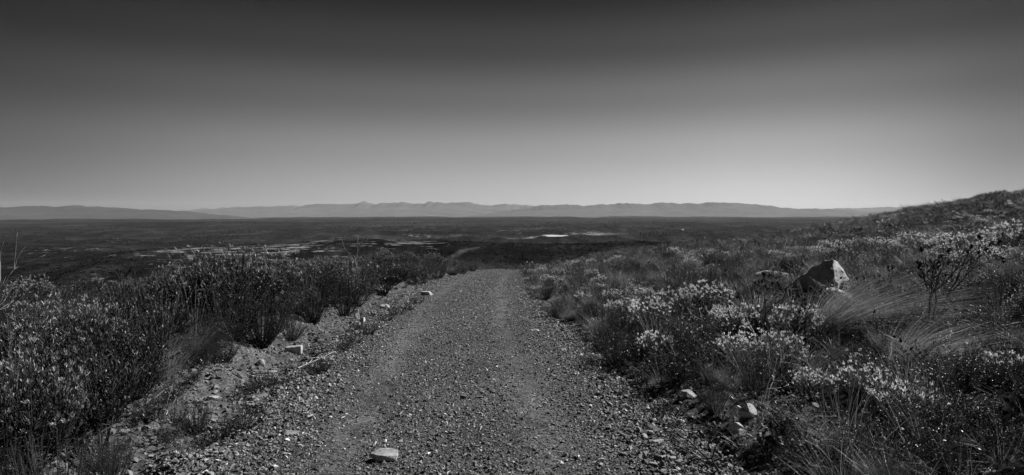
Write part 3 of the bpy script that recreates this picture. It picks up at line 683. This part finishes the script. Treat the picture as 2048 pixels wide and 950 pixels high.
boulder('boulder', rock_mesh('boulder', M['palerock'], 4, dims=(.95, .5, .30), sub=3, rough=.03), 1545, 566, .1, 'low flat-topped pale boulder left of the leaning boulder', .12, .9, (.12, .15), rad_=.5)
boulder('boulder', rock_mesh('boulder', M['palerock'], 5, dims=(.6, .5, .42), sub=3, rough=.04), 1590, 552, .4, 'pale blocky boulder just behind the leaning boulder', .18, .9, (0, .2), rad_=.4)
boulder('boulder', rock_mesh('boulder', M['palerock'], 6, dims=(.42, .3, .28), sub=2, rough=.04), 1668, 606, .2, 'white block lying at the foot of the leaning boulder', .04, 1, rad_=.3)
boulder('boulder', rock_mesh('boulder', M['palerock'], 8, dims=(.26, .2, .2), sub=2, rough=.04), 1692, 606, .9, 'small white rock at the right foot of the leaning boulder', .03, 1, rad_=.2)
boulder('boulder', rock_mesh('boulder', M['rock'], 7, dims=(.4, .3, .22), sub=2, rough=.05), 1458, 548, 1, 'small dark boulder in the grass far left of the leaning boulder', .06, 1, rad_=.3)
for i, (px, py, s, lb) in enumerate([(1480, 476, 1.0, 'pale outcrop rock with the highest top on the ridge end'), (1495, 474, .8, 'pale outcrop rock on the right of the ridge end'), (1462, 480, .7, 'flat pale outcrop rock lowest on the ridge end')]):
    boulder('outcrop_rock', rock_mesh('outcrop_rock', M['palerock'], 80 + i, dims=(1.6, 1.0, .7), sub=2, rough=.05), px, py, i, lb, .12, s, rad_=.6)
None and boulder('boulder', rock_mesh('boulder', M['palerock'], 85, dims=(1.5, .8, .3), sub=2, rough=.05), 1745, 568, .3, 'flat pale slab in the scrub to the right of the leaning boulder', .08, .5, rad_=.4)

# stones one can point to on the road and its verges
ST = [(767, 926, (.20, .12, .055), 'palerock', 3, 'large flat pale stone on the gravel at the bottom of the road', .012, .1),
      (588, 708, (.20, .12, .11), 'palerock', 21, 'pale rectangular block of stone on the left verge', .035, .15),
      (425, 806, (.12, .08, .05), 'palerock', 22, 'pale flat stone on the left verge below two white pebbles', .01, .2),
      (433, 778, (.05, .045, .04), 'palerock', 23, 'small white pebble, upper one of two on the left bank', .01, 0),
      (430, 786, (.05, .04, .035), 'palerock', 24, 'small white pebble, lower one of two on the left bank', .01, 1),
      (372, 840, (.10, .08, .06), 'rock', 25, 'dark angular stone on the left verge among the small tufts', .01, 1),
      (520, 736, (.11, .09, .09), 'rock', 26, 'rounded grey stone on the bank left of the rectangular block', .02, .4),
      (668, 683, (.17, .08, .04), 'rock', 27, 'long flat stone on the verge beyond the rectangular block', .01, .1),
      (770, 619, (.22, .14, .12), 'palerock', 28, 'white stone on the left verge beside the road halfway to the crest', .03, .6),
      (714, 636, (.10, .09, .22), 'palerock', 29, 'upright pale stone on the left bank', .07, .3),
      (726, 646, (.12, .10, .12), 'palerock', 30, 'pale stone at the foot of the upright one', .03, 1),
      (586, 874, (.15, .10, .035), 'rock', 31, 'flat grey stone half buried in the road by the left wheel track', .0, .2),
      (925, 802, (.055, .05, .055), 'darkstone', 32, 'small dark pyramid-shaped stone on the middle of the road', .015, .2),
      (543, 943, (.09, .05, .03), 'palerock', 33, 'pale splinter of stone at the bottom left of the road', .01, .9),
      (1203, 931, (.055, .04, .025), 'palerock', 34, 'small oval pale stone at the bottom right of the road', .008, .2),
      (1315, 890, (.16, .07, .04), 'rock', 35, 'flat slabby stone at the right edge of the road', .01, .6),
      (1470, 860, (.13, .10, .12), 'rock', 36, 'grey block standing in the shaded scrub at the right verge', .04, .2),
      (1478, 880, (.10, .07, .11), 'rock', 37, 'pointed stone propped in front of the grey block on the right verge', .03, .8),
      (1495, 838, (.15, .12, .12), 'rock', 38, 'shaded boulder under the bush at the right verge', .04, .8),
      (1378, 800, (.16, .12, .10), 'rock', 39, 'dark stone under the heath at the right edge of the road', .03, .2),
      (1070, 664, (.14, .10, .03), 'palerock', 40, 'flat pale stone at the right edge of the road, lying farther off', .01, .1),
      (1128, 622, (.22, .16, .13), 'rock', 41, 'dark block in the shade at the right edge of the road', .03, .3),
      (852, 592, (.35, .2, .15), 'palerock', 42, 'pale stone on the left verge close to the road crest', .03, .3),
      (945, 541, (.4, .3, .28), 'palerock', 43, 'pale stone on the left of the road at the crest', .05, .3),
      (545, 655 + 95, (.09, .07, .05), 'rock', 44, 'angular stone in the sand below the bank', .01, .3),
      (735, 830, (.05, .04, .02), 'darkstone', 45, 'dark chip of stone lying left of the centre of the road', .005, .3),
      (660, 792, (.05, .035, .03), 'darkstone', 46, 'dark stone in the gravel between verge tufts and wheel track', .01, .3)]
for i, (px, py, dm, mt, sd_, lb, dz, rz) in enumerate(ST):
    pts = None
    if i == 0: pts = [Vector(p) for p in ((-.105, .02, .01), (-.09, .01, .03), (-.03, .06, .04), (.05, .06, .045), (.095, .03, .04), (.10, -.05, .03), (.09, -.07, 0), (.02, -.065, .03), (-.04, -.045, .03), (-.04, -.05, -.01), (0, .06, -.01), (.1, .05, -.01))]
    if i == 1: pts = [Vector((x * .1, y * .06, z * .055 + x * .008)) for x in (-1, 1) for y in (-1, .9) for z in (-1, 1)] + [Vector((-.11, 0, 0)), Vector((.105, .01, .02))]
    boulder('stone', rock_mesh('stone', M[mt], sd_, pts, dims=dm, npts=14, sub=2, rough=.03, bevel=.05), px, py, rz, lb, dz, cat='stone', rad_=.0)

TW = [dead_bush(300 + i, H, ln, m_, .1, nm_, 3, r0, sp, up) for i, (H, ln, m_, nm_, r0, sp, up) in enumerate([(.5, (.5, 0), 'dead', 3, .006, .6, .5), (.6, (-.6, .2), 'burnt', 3, .007, .6, .4), (.7, (.2, .3), 'dead', 2, .006, .5, .9), (.8, (0, 0), 'burnt', 3, .008, .4, 1.0), (.5, (.8, -.3), 'burnt', 2, .009, .4, .3)])]
TG = {}
for i in range(64):
    a_ = rng.uniform(R(-36), R(37)); r_ = rng.uniform(3.6, 17); x = r_ * math.sin(a_); y = r_ * math.cos(a_); dx = x - float(road_c(y))
    if -2.3 < dx < 2.0: continue
    if (x < 0) and i % 2: continue
    k_ = i % 5; w_ = 'bleached' if k_ in (0, 2) else 'charred'
    zn = ('near the camera' if r_ < 8 else 'farther back') + (' left of the road' if x < 0 else ' right of the road')
    plant('dead_twig', TW[k_], x, y, float(rng.uniform(.7, 1.3)) * (1.2 if r_ > 8 else .85), label='small %s dead branch tangled in the scrub %s' % (w_, zn), cat='dead branch', group='%s dead branches in the scrub %s' % (w_, zn), z=float(surf([x], [y])[0]) + float(rng.uniform(.0, .18)), tilt=(rng.normal() * .3, rng.normal() * .3))
# ------------------------------------------------------------------ countable plants, nearest first, the rest as undergrowth
def sample(xr, yr, n):
    return np.stack([rng.uniform(*xr, n), rng.uniform(*yr, n)], 1)
cand = []
def fill(rmin, rmax, d0, growth, n, amax=52, side=0):
    """dart throwing in a wedge, spacing grows with distance"""
    a = rng.uniform(R(-amax), R(amax), n); r_ = np.sqrt(rng.uniform(rmin ** 2, rmax ** 2, n)); x = r_ * np.sin(a); y = r_ * np.cos(a)
    dx = x - road_c(y); ok = ((dx < np.interp(y, [3, 5, 8, 24, 38, 50], [-2.0, -2.25, -2.6, -2.55, -1.9, -1.35]) - .25 * vnoise(y * .9, y * 0, 5)) | (dx > 2.25 - 1.0 * (1.6 - np.minimum(road_hw(y), 1.6)) + .5 * vnoise(y * .8, y * 0 + 3, 6) - .12 * np.clip(y - 5, 0, 3)))
    return x[ok], y[ok]
cells = {}
def try_add(x, y, d):
    c = 1.0; ix, iy = int(x // c), int(y // c); k = int(d // c) + 1
    for i in range(ix - k, ix + k + 1):
        for j in range(iy - k, iy + k + 1):
            for (a, b, dd) in cells.get((i, j), ()):
                if (a - x) ** 2 + (b - y) ** 2 < (d * .5 + dd * .5) ** 2: return False
    cells.setdefault((ix, iy), []).append((x, y, d)); return True
for (x, y, r_) in used: cells.setdefault((int(x // 1), int(y // 1)), []).append((x, y, max(.25, r_ * 1.1)))
X, Y = fill(1.6, 34, 0, 0, 16000)
o_ = np.argsort(np.hypot(X, Y)); X, Y = X[o_], Y[o_]
cl = vnoise(X * .35, Y * .35, 91); cl2 = vnoise(X * .5 + 40, Y * .5, 92)
for x, y, c1, c2 in zip(X, Y, cl, cl2):
    r_ = math.hypot(x, y); u = rng.uniform(); left = x < 0; edge = abs(x - road_c(y)) < 3.6
    if left: p = [('leafy_shrub', .38 + .5 * c1), ('heath_bush', .28 - .3 * c1), ('grass_tussock', .14), ('wiry_bush', .20), ('pale_shrub', 0)]
    else: p = [('leafy_shrub', .16), ('heath_bush', .15 - .1 * c1), ('grass_tussock', .28 + .4 * c1), ('wiry_bush', .32), ('pale_shrub', max(0, .03 + .9 * c2))]
    if edge and not left: p = [('heath_bush', .3), ('wiry_bush', .35), ('grass_tussock', .2), ('pale_shrub', .15)]
    w_ = np.maximum([q[1] for q in p], .0); kind = p[int(rng.choice(len(p), p=w_ / w_.sum()))][0]
    s = rng.uniform(.55, 1.15)
    if not left: s *= {'leafy_shrub': .55, 'heath_bush': .62, 'grass_tussock': .8, 'wiry_bush': .8, 'pale_shrub': .85}[kind]
    if edge and not left: s *= .8
    if kind == 'pale_shrub' and (r_ < 7 or (r_ < 22 and rng.uniform() < .25)): kind = 'wiry_bush' if rng.uniform() < .5 else 'grass_tussock'
    if left: s *= .92
    if left and x < -5.5: s *= .78
    # keep the view over nearer plants open, as in the photograph
    if r_ < 4.2: s *= .75
    ppx = 1024 + F * x / y if y > .5 else 0
    if left and r_ < 9: s *= .85 + .3 * c2
    if 1500 < ppx < 1712 and .6 * math.hypot(BX, BY) < r_ < math.hypot(BX, BY): s *= .45; kind = 'wiry_bush'
    d = {'leafy_shrub': .85, 'heath_bush': .62, 'grass_tussock': .62, 'wiry_bush': .58, 'pale_shrub': .5}[kind] * s * .92
    if (left and y > 3 and y < 12 and x > -7 and c2 < -.28 and u < .7): kind = 'grass_tussock'; s *= .6
    if try_add(x, y, d): cand.append((x, y, kind, s))
for i in range(110):      # low bushes filling the foot of the left thicket
    y = 3 * (48 / 3.) ** rng.uniform(); x = float(road_c(y)) + float(np.interp(y, [3, 5, 8, 24, 38, 50], [-2.0, -2.25, -2.6, -2.55, -1.9, -1.35])) - float(rng.uniform(-.25, .6))
    if try_add(x, y, .22): cand.append((x, y, ('wiry_bush', 'heath_bush', 'grass_tussock')[i % 3], float(rng.uniform(.35, .6))))
LOOK = {'leafy_shrub': 'leafy shrub with glossy leaves', 'heath_bush': 'dark upright heath bush', 'grass_tussock': 'wiry grass tussock', 'wiry_bush': 'twiggy fine-leaved bush', 'pale_shrub': 'low pale-leaved bush'}
def zone(x, y):
    r_ = math.hypot(x, y); px, py, dep = project(x, y, float(surf([x], [y])[0]))
    if x < road_c(y):
        if y < 7 and px > 0 and px < 330: return 'in the near left thicket beside the leafiest shrubs'
        if r_ < 9: return 'on the left bank close to the camera'
        if r_ < 17: return 'in the scrub behind the left roadside heath'
        return 'on the far part of the left slope before the valley'
    if r_ < 6: return 'in the tangled scrub at the bottom right'
    if x - road_c(y) < 3.2: return 'along the right edge of the road'
    if r_ < math.hypot(BX, BY) and px < 1560: return 'between the road and the leaning boulder'
    if r_ < math.hypot(BX, BY): return 'in the scrub to the right of the combed tussocks'
    if px < 1560: return 'on the low slope behind the pale bush band'
    return 'on the slope behind the leaning boulder'
cand.sort(key=lambda q: -q[3] / math.hypot(q[0], q[1])); cnt = {}; rest = []
LIMIT = {'leafy_shrub': 240, 'heath_bush': 240, 'grass_tussock': 240, 'wiry_bush': 260, 'pale_shrub': 220}
for x, y, kind, s in cand:
    px, py, dep = project(x, y, float(surf([x], [y])[0]))
    if dep < .5 or px < -160 or px > 2210 or (py > 1150): rest.append((x, y, kind, s)); continue
    if cnt.get(kind, 0) >= LIMIT[kind]: rest.append((x, y, kind, s)); continue
    cnt[kind] = cnt.get(kind, 0) + 1
    v = PROTO[kind][int(rng.integers(len(PROTO[kind])))]
    zn = zone(x, y)
    plant(kind, v, x, y, s * np.array([1, 1, rng.uniform(.85, 1.1)]), label='%s %s' % (LOOK[kind], zn), group='%ss %s' % (kind.replace('_', ' ').replace('bushs', 'bushes'), zn), tilt=(rng.normal() * .06, rng.normal() * .06), sink=.02)
print('placed', cnt, 'rest', len(rest))

# ------------------------------------------------------------------ masses nobody could count, scattered as instances of ONE object each
def stuff(name, P, rot, scl, pick, sources, label=None, kind='stuff'):
    cl_ = bpy.data.collections.new(name + '_sources')
    for i, me in enumerate(sources): cl_.objects.link(bpy.data.objects.new('%s_kind_%02d' % (name, i), me))
    me = bpy.data.meshes.new(name); me.vertices.add(len(P)); me.vertices.foreach_set('co', np.asarray(P, np.float32).ravel())
    for nm, ty, arr in (('rot', 'FLOAT_VECTOR', rot), ('scl', 'FLOAT_VECTOR', scl), ('pick', 'INT', pick)):
        a = me.attributes.new(nm, ty, 'POINT'); a.data.foreach_set('vector' if ty == 'FLOAT_VECTOR' else 'value', np.asarray(arr, np.int32 if ty == 'INT' else np.float32).ravel())
    o = obj(name, me); g = bpy.data.node_groups.new(name, 'GeometryNodeTree')
    g.interface.new_socket('Geometry', in_out='INPUT', socket_type='NodeSocketGeometry'); g.interface.new_socket('Geometry', in_out='OUTPUT', socket_type='NodeSocketGeometry')
    i_ = g.nodes.new('NodeGroupInput'); o2 = g.nodes.new('NodeGroupOutput'); ip = g.nodes.new('GeometryNodeInstanceOnPoints'); ci = g.nodes.new('GeometryNodeCollectionInfo')
    ci.inputs['Collection'].default_value = cl_; ci.inputs['Separate Children'].default_value = True; ci.inputs['Reset Children'].default_value = True
    def at(n_, t_):
        q = g.nodes.new('GeometryNodeInputNamedAttribute'); q.data_type = t_; q.inputs['Name'].default_value = n_; return q.outputs[0]
    g.links.new(i_.outputs[0], ip.inputs['Points']); g.links.new(ci.outputs[0], ip.inputs['Instance']); ip.inputs['Pick Instance'].default_value = True
    g.links.new(at('pick', 'INT'), ip.inputs['Instance Index']); g.links.new(at('rot', 'FLOAT_VECTOR'), ip.inputs['Rotation']); g.links.new(at('scl', 'FLOAT_VECTOR'), ip.inputs['Scale'])
    g.links.new(ip.outputs[0], o2.inputs[0]); md = o.modifiers.new('scatter', 'NODES'); md.node_group = g
    tag(o, kind=kind); return o
def scat(x, y, dz=0): return np.stack([x, y, surf(x, y) + dz], 1)
def rnd_rot(n, tilt=.15): return np.stack([rng.normal(0, tilt, n), rng.normal(0, tilt, n), rng.uniform(0, 6.28, n)], 1)
def scl3(s): return np.repeat(np.asarray(s)[:, None], 3, 1)

# low grass and litter between the plants, near
tg = [tussock(101, 60, .28, 1.0, m='grass', W=.003, base=.08, k=3)['foliage'], tussock(102, 70, .36, .8, (.3, 0), 'grass', .0026, .1, 3)['foliage'],
      wiry_bush(103, .22, .16, 14, 'wiry')['foliage'], heath_bush(104, .26, .8, 14, 36, 'dark')['foliage'], leafy_shrub(105, .28, .18, 14, 16, .035, .009, 'leaf', True)['foliage'],
      tussock(106, 30, .62, .5, (.2, 0), 'grass', .0030, .1, 4)['foliage']]
X, Y = fill(1.4, 30, 0, 0, 15000)
w = rng.uniform(0, 1, len(X)) < np.clip(14 / np.hypot(X, Y), .0, 1) ** .6 * .6; X, Y = X[w], Y[w]
n = len(X)
stuff('undergrowth', scat(X, Y, -.01), rnd_rot(n), scl3(rng.uniform(.6, 1.25, n)), rng.choice(6, n, p=[.22, .22, .2, .12, .12, .12]), tg)
# scrub beyond the individually built plants
far_src = [tussock(111, 90, .55, .9, W=.006, base=.12, k=3)['foliage'], tussock(112, 70, .6, .7, (.3, 0), 'grass', .006, .12, 3)['foliage'],
           heath_bush(113, .6, .7, 26, 22, 'dark', L=.03, W=.010)['foliage'], leafy_shrub(114, .7, .45, 42, 12, .07, .018, 'leaf', True)['foliage'],
           leafy_shrub(115, .5, .34, 26, 10, .06, .018, 'pale', True, up=.9)['foliage'], wiry_bush(116, .5, .4, 22, 'wiry', L=.03, W=.008)['foliage'],
           tussock(117, 240, .7, 1.1, W=.007, base=.16, k=4)['foliage']]
a = rng.uniform(R(-52), R(52), 60000); r_ = np.sqrt(rng.uniform(20 ** 2, 185 ** 2, 60000)); X = r_ * np.sin(a); Y = r_ * np.cos(a)
dx = X - road_c(Y); rr_ = np.hypot(X, Y)
keep = ((dx < np.interp(Y, [24, 38, 50], [-2.55, -1.9, -1.35])) | (dx > 1.75 - 1.0 * (1.6 - np.minimum(road_hw(Y), 1.6)))) & (rng.uniform(0, 1, len(X)) < np.clip((rr_ - 14) / 16, 0, 1)) & (Y < np.interp(X, [-90, 0, 10, 60, 200], [90, 68, 92, 128, 185]))
X, Y = X[keep], Y[keep]; n = len(X); c1 = vnoise(X * .12, Y * .12, 95) + .4 * vnoise(X * .5, Y * .5, 96); c2 = vnoise(X * .22, Y * .22, 97)
pk = np.where((c2 > .32) & (X > .42 * Y), rng.choice([4, 4, 4, 1, 5], n), np.where(c1 > .15, rng.choice([0, 1, 6, 5, 1], n), np.where(c1 < -.2, rng.choice([2, 5, 3, 0], n), rng.choice([0, 1, 2, 5, 3, 1], n))))
sc_ = rng.uniform(.5, 1.1, n) * (1 + .55 * ss(np.hypot(X, Y), 50, 90) * (rng.uniform(0, 1, n) > .6) + .9 * ss(np.hypot(X, Y), 60, 90) * (rng.uniform(0, 1, n) > .93) * (pk != 4)) * np.where(X < 0, 1.15, .9) * np.where(pk == 6, 1.2, np.where(pk == 4, .75, 1))
print('far scrub', n)
stuff('scrub', scat(X, Y, -.04), rnd_rot(n, .1), scl3(sc_), pk, far_src)
# plants from the fill that fall outside the frame or past the nearest few hundred
if rest:
    src = [tg[3], far_src[2], far_src[3], far_src[0], far_src[5], far_src[4]]; kk = {'heath_bush': 1, 'leafy_shrub': 2, 'grass_tussock': 3, 'wiry_bush': 4, 'pale_shrub': 5}
    x = np.array([q[0] for q in rest]); y = np.array([q[1] for q in rest])
    stuff('vegetation', scat(x, y, -.03), rnd_rot(len(x), .06), scl3([q[3] * 1.15 for q in rest]), [kk[q[2]] for q in rest], src)

# gravel on the road
gsrc = [rock_mesh('chip', M['gravel' if i < 6 else 'whitechip'], 200 + i, dims=(1, .8, .5), npts=9, sub=0, rough=0, bevel=0) for i in range(7)]
def road_pts(n, y0, y1, pw=1.0, w=1.0):
    y = y0 * (y1 / y0) ** rng.uniform(0, 1, n); y = y0 + (y1 - y0) * ((y - y0) / (y1 - y0)) ** pw
    x = road_c(y) + rng.uniform(-1, 1, n) * (road_hw(y) + .25) * w; return x, y
x, y = road_pts(130000, 2.6, 55); dx = x - road_c(y); k_ = rng.uniform(0, 1, len(x)) > .75 * (np.exp(-((dx - .72) / .22) ** 2) + np.exp(-((dx + .78) / .22) ** 2)); x, y = x[k_], y[k_]; n = len(x)
s = .008 + .017 * rng.exponential(.5, n) + .00045 * y; s = np.minimum(s, .05); s *= .85 + .35 * ss(np.abs(x - road_c(y)), .9, 1.6)
stuff('gravel', scat(x, y, 0) + np.stack([0 * s, 0 * s, .12 * s], 1), rnd_rot(n, .5), scl3(s) * np.stack([rng.uniform(.8, 1.5, n), rng.uniform(.7, 1.1, n), rng.uniform(.6, 1.1, n)], 1), rng.choice(7, n, p=[.15] * 6 + [.10]), gsrc)
# rubble on the banks
def verge_pts(n, lo, hi, y0, y1):
    y = y0 * (y1 / y0) ** rng.uniform(0, 1, n); x = road_c(y) + rng.uniform(lo, hi, n); return x, y
x1, y1 = verge_pts(30000, -3.6, -1.6, 2.4, 50); x2, y2 = verge_pts(18000, 1.3, 3.0, 2.4, 50)
x = np.concatenate([x1, x2]); y = np.concatenate([y1, y2]); n = len(x); s = .010 + .022 * rng.exponential(.6, n) + .0006 * y; s = np.minimum(s, .10)
rsrc = [rock_mesh('lump', M['stone'], 220 + i, dims=(1, .75, .55), npts=11, sub=0, rough=0, bevel=.06) for i in range(6)]
stuff('rubble', scat(x, y, 0) + np.stack([0 * s, 0 * s, .1 * s], 1), rnd_rot(n, .5), scl3(s) * np.stack([rng.uniform(.8, 1.6, n), rng.uniform(.7, 1.1, n), rng.uniform(.6, 1.1, n)], 1), rng.integers(0, 6, n), rsrc)

# small tufts growing on the left verge and thin along the right one
vt = [heath_bush(121, .13, 1.3, 26, 34, 'dark', L=.012, W=.0035, r0=.05), wiry_bush(122, .13, .12, 18, 'wiry', L=.012, W=.003), heath_bush(123, .17, 1.1, 30, 34, 'dark', L=.012, W=.0035, r0=.06), tussock(124, 70, .16, 1.1, W=.0022, base=.04, k=3)]
VT = [(445, 880, 1.3), (490, 860, 1.0), (385, 870, 1.0), (560, 772, .9), (500, 790, 1.0), (470, 805, 1.1), (630, 752, 1.2), (530, 775, 1.0), (690, 700, 1.0), (710, 690, 1.1), (735, 672, 1.3), (760, 655, 1.2), (775, 645, 1.2), (640, 745, .9), (410, 900, .9), (330, 890, 1.2), (350, 850, .8), (540, 840, .8), (720, 662, 1.0), (795, 632, 1.3), (815, 622, 1.2), (835, 610, 1.4), (690, 705, .8), (630, 700, .7), (505, 835, .9)]
def where_t(px, py):
    if py > 840: return 'nearest the camera, where the verge is widest'
    if py > 730: return 'beside the fallen sticks and pale stones'
    if py > 660: return 'in the line past the rectangular stone block'
    return 'in the far line beside the road'
for i, (px, py, s) in enumerate(VT):
    feature('verge_tuft', vt[(0, 2, 0, 1, 2, 3)[i % 6]], px, py, s, 'small dark tuft on the left verge %s' % where_t(px, py), group='tufts on the left verge %s' % where_t(px, py), cat='tuft', rad_=.1, sink=.01)
for i in range(40):
    yv = float(rng.uniform(5, 36)); xv = float(road_c(yv) + rng.uniform(1.5, 2.1))
    plant('verge_tuft', vt[i % 4], xv, yv, float(rng.uniform(.8, 1.5)), label='small tuft in the gravel at the right edge of the road', cat='tuft', group='tufts along the right edge of the road')
# sticks lying on the left verge
for i, (a_, b_, rr0, lb) in enumerate([((500, 754), (560, 752), .007, 'dark stick lying across the sand on the left verge'), ((552, 768), (640, 752), .007, 'dark stick pointing at the road edge on the left verge'), ((590, 745), (672, 708), .006, 'long straight pale stick on the left verge near the rectangular block'),
                                 ((285, 815), (340, 786), .006, 'short pale stick sticking out from under the left scrub'), ((120, 905), (155, 948), .016, 'thick dark fallen branch in the bottom left corner')]):
    p = np.array(gp(*a_)); q = np.array(gp(*b_)); p[2] = surf([p[0]], [p[1]])[0]; q[2] = surf([q[0]], [q[1]])[0]
    t = np.linspace(0, 1, 7)[:, None]; C = (q - p) * t + np.array([0, 0, rr0 + .008]) + rng.normal(size=(7, 3)) * [.008, .008, .003]
    mb = MB(); tube(mb, C, rr0, rr0 * .5, 5)
    for k in (2, 4): tube(mb, [C[k], C[k] + (q - p) * .14 + [.02 * (k - 3), .05 * (k - 3), .02]], rr0 * .5, rr0 * .3, 4)
    o = obj('stick', mb.mesh('stick', M['dead' if 'pale' in lb else 'burnt']), loc=p); tag(o, lb, 'stick')

# scrub trees dotted over the plain, far below
vb = []
for i in range(4):
    mb = MB(); r9 = np.random.default_rng(400 + i); n = 26; d9 = nrm(r9.normal(size=(n, 3))); d9[:, 2] = abs(d9[:, 2]) * .8
    leaves(mb, d9 * [.4, .4, .35] * r9.uniform(.6, 1.1, (n, 1)), nrm(r9.normal(size=(n, 3))) + [0, 0, .3], .34, .24, True, r=r9); vb.append(mb.mesh('clump', M['veld']))
n = 60000; a = rng.uniform(R(-48), R(34), n); r_ = 700 * (9500 / 700) ** rng.uniform(0, 1, n); X = r_ * np.sin(a); Y = r_ * np.cos(a)
q = fbm(X / 260., Y / 900., 4, 131) + .5 * fbm(X / 60., Y / 200., 3, 137); keep = (q > rng.normal(.12, .16, n)) & (np.hypot((X - POND[0]) / 90, (Y - POND[1]) / 300) > 1)
for bx_, by_, s1_, s2_, w_ in BARE: keep &= (gauss(X, Y, bx_, by_, s1_ * .9, s2_ * .9) < .55) | (rng.uniform(0, 1, n) < .12)
X, Y, r_ = X[keep], Y[keep], r_[keep]; n = len(X); print('plain bushes', n)
stuff('bush_veld', np.stack([X, Y, terrain(X, Y, False) - .2], 1), rnd_rot(n, .05), scl3(rng.uniform(1.5, 4.5, n) * (1 + r_ / 3000)) * [1.5, 1.5, .9], rng.integers(0, 4, n), vb)
# ------------------------------------------------------------------ things far out in the valley
def tree_parts(seed, H, W_, kind='round'):
    r = np.random.default_rng(seed); tr = MB(); tube(tr, [(0, 0, -.5), (.05 * H * .1, 0, H * .35), (0, 0, H * .7)], .03 * H, .012 * H, 6)
    cr_ = MB(); n = 420; d = nrm(r.normal(size=(n, 3))); q = r.uniform(.3, 1, n) ** .5
    ph = vnoise(d[:, 0] * 2.2 + seed, d[:, 1] * 2.2 + d[:, 2] * 2, seed)
    P = d * (q * (1 + .5 * ph))[:, None] * [W_ / 2, W_ / 2, H * (.48 if kind == 'tall' else .36)] + [0, 0, H * (.52 if kind == 'tall' else .62)]
    leaves(cr_, P, r.normal(size=(n, 3)) + [0, 0, .5], H * .11, H * .06, True, r=r)
    return {'trunk': tr.mesh('trunk', M['stem']), 'crown': cr_.mesh('crown', M['tree'])}
TT_ = [tree_parts(1, 13, 4, 'tall'), tree_parts(2, 11, 3.5, 'tall'), tree_parts(3, 9, 10), tree_parts(4, 7, 8)]
def far_tree(px, py, k, s, lb, grp):
    x, y, z = gp(px, py); print('tree', px, round(y)); 
    if y < 400: return
    s = min(s, (9.5 if k < 2 else 7) / F * y / 11)
    plant('tree', TT_[k], x, y, s, label=lb, cat='tree', group=grp, z=z - .3)
for i, px in enumerate([1281, 1287, 1292, 1299, 1304, 1309, 1315, 1321, 1326]): far_tree(px, 474 + (i % 2), i % 2, 2.3 + .5 * math.sin(i * 2.3), 'slim dark tree in the windbreak row below the right slope', 'trees in the windbreak row')
for i, px in enumerate([1386, 1392, 1399, 1406, 1413, 1440, 1447]): far_tree(px, 470, 2 + i % 2, 2.2, 'dark rounded tree beside the slope right of the windbreak row', 'rounded trees right of the windbreak row')
for i, (px, py) in enumerate([(557, 526), (564, 524), (576, 522), (584, 521), (593, 520), (603, 518), (611, 517), (622, 520)]): far_tree(px, py, 2 + i % 2, .62 + .2 * (i % 3), 'small dark tree in the clump at the foot of the left spur', 'trees in the clump below the left spur')
far_tree(592, 534, 2, .6, 'lone dark tree below the clump at the foot of the left spur', None)
far_tree(242, 541, 3, .5, 'lone dark bush tree on the pale slope at the far left', None)
far_tree(1152, 484, 2, .9, 'lone dark tree on the plain to the right of the pond', None)
x, y, z = gp(1365, 460)
hx = bpy.data.objects.new('farmhouse', None); col.objects.link(hx); hx.location = (x, y, z - .2); hx.rotation_euler = (0, 0, .5); tag(hx, 'tiny white farmhouse with a gabled roof alone on the far plain', 'farmhouse')
mb = MB(); mb.add([(-9, -4, -1), (9, -4, -1), (9, 4, -1), (-9, 4, -1), (-9, -4, 4), (9, -4, 4), (9, 4, 4), (-9, 4, 4), (-9, 0, 7), (9, 0, 7)], [np.array([[0, 1, 5, 4], [2, 3, 7, 6]]), np.array([[1, 2, 6, 9, 5], [3, 0, 4, 8, 7]])]); obj('wall', mb.mesh('wall', M['white']), hx)
mb = MB(); mb.add([(-9.6, -4.6, 3.8), (9.6, -4.6, 3.8), (9.6, 0, 7.25), (-9.6, 0, 7.25), (-9.6, 4.6, 3.8), (9.6, 4.6, 3.8)], np.array([[0, 1, 2, 3], [3, 2, 5, 4]])); obj('roof', mb.mesh('roof', M['roofm']), hx)
mb = MB(); mb.add([(-.5, -4.05, 0), (.6, -4.05, 0), (.6, -4.05, 2.2), (-.5, -4.05, 2.2)], np.array([[0, 1, 2, 3]])); obj('door', mb.mesh('door', M['stem']), hx)
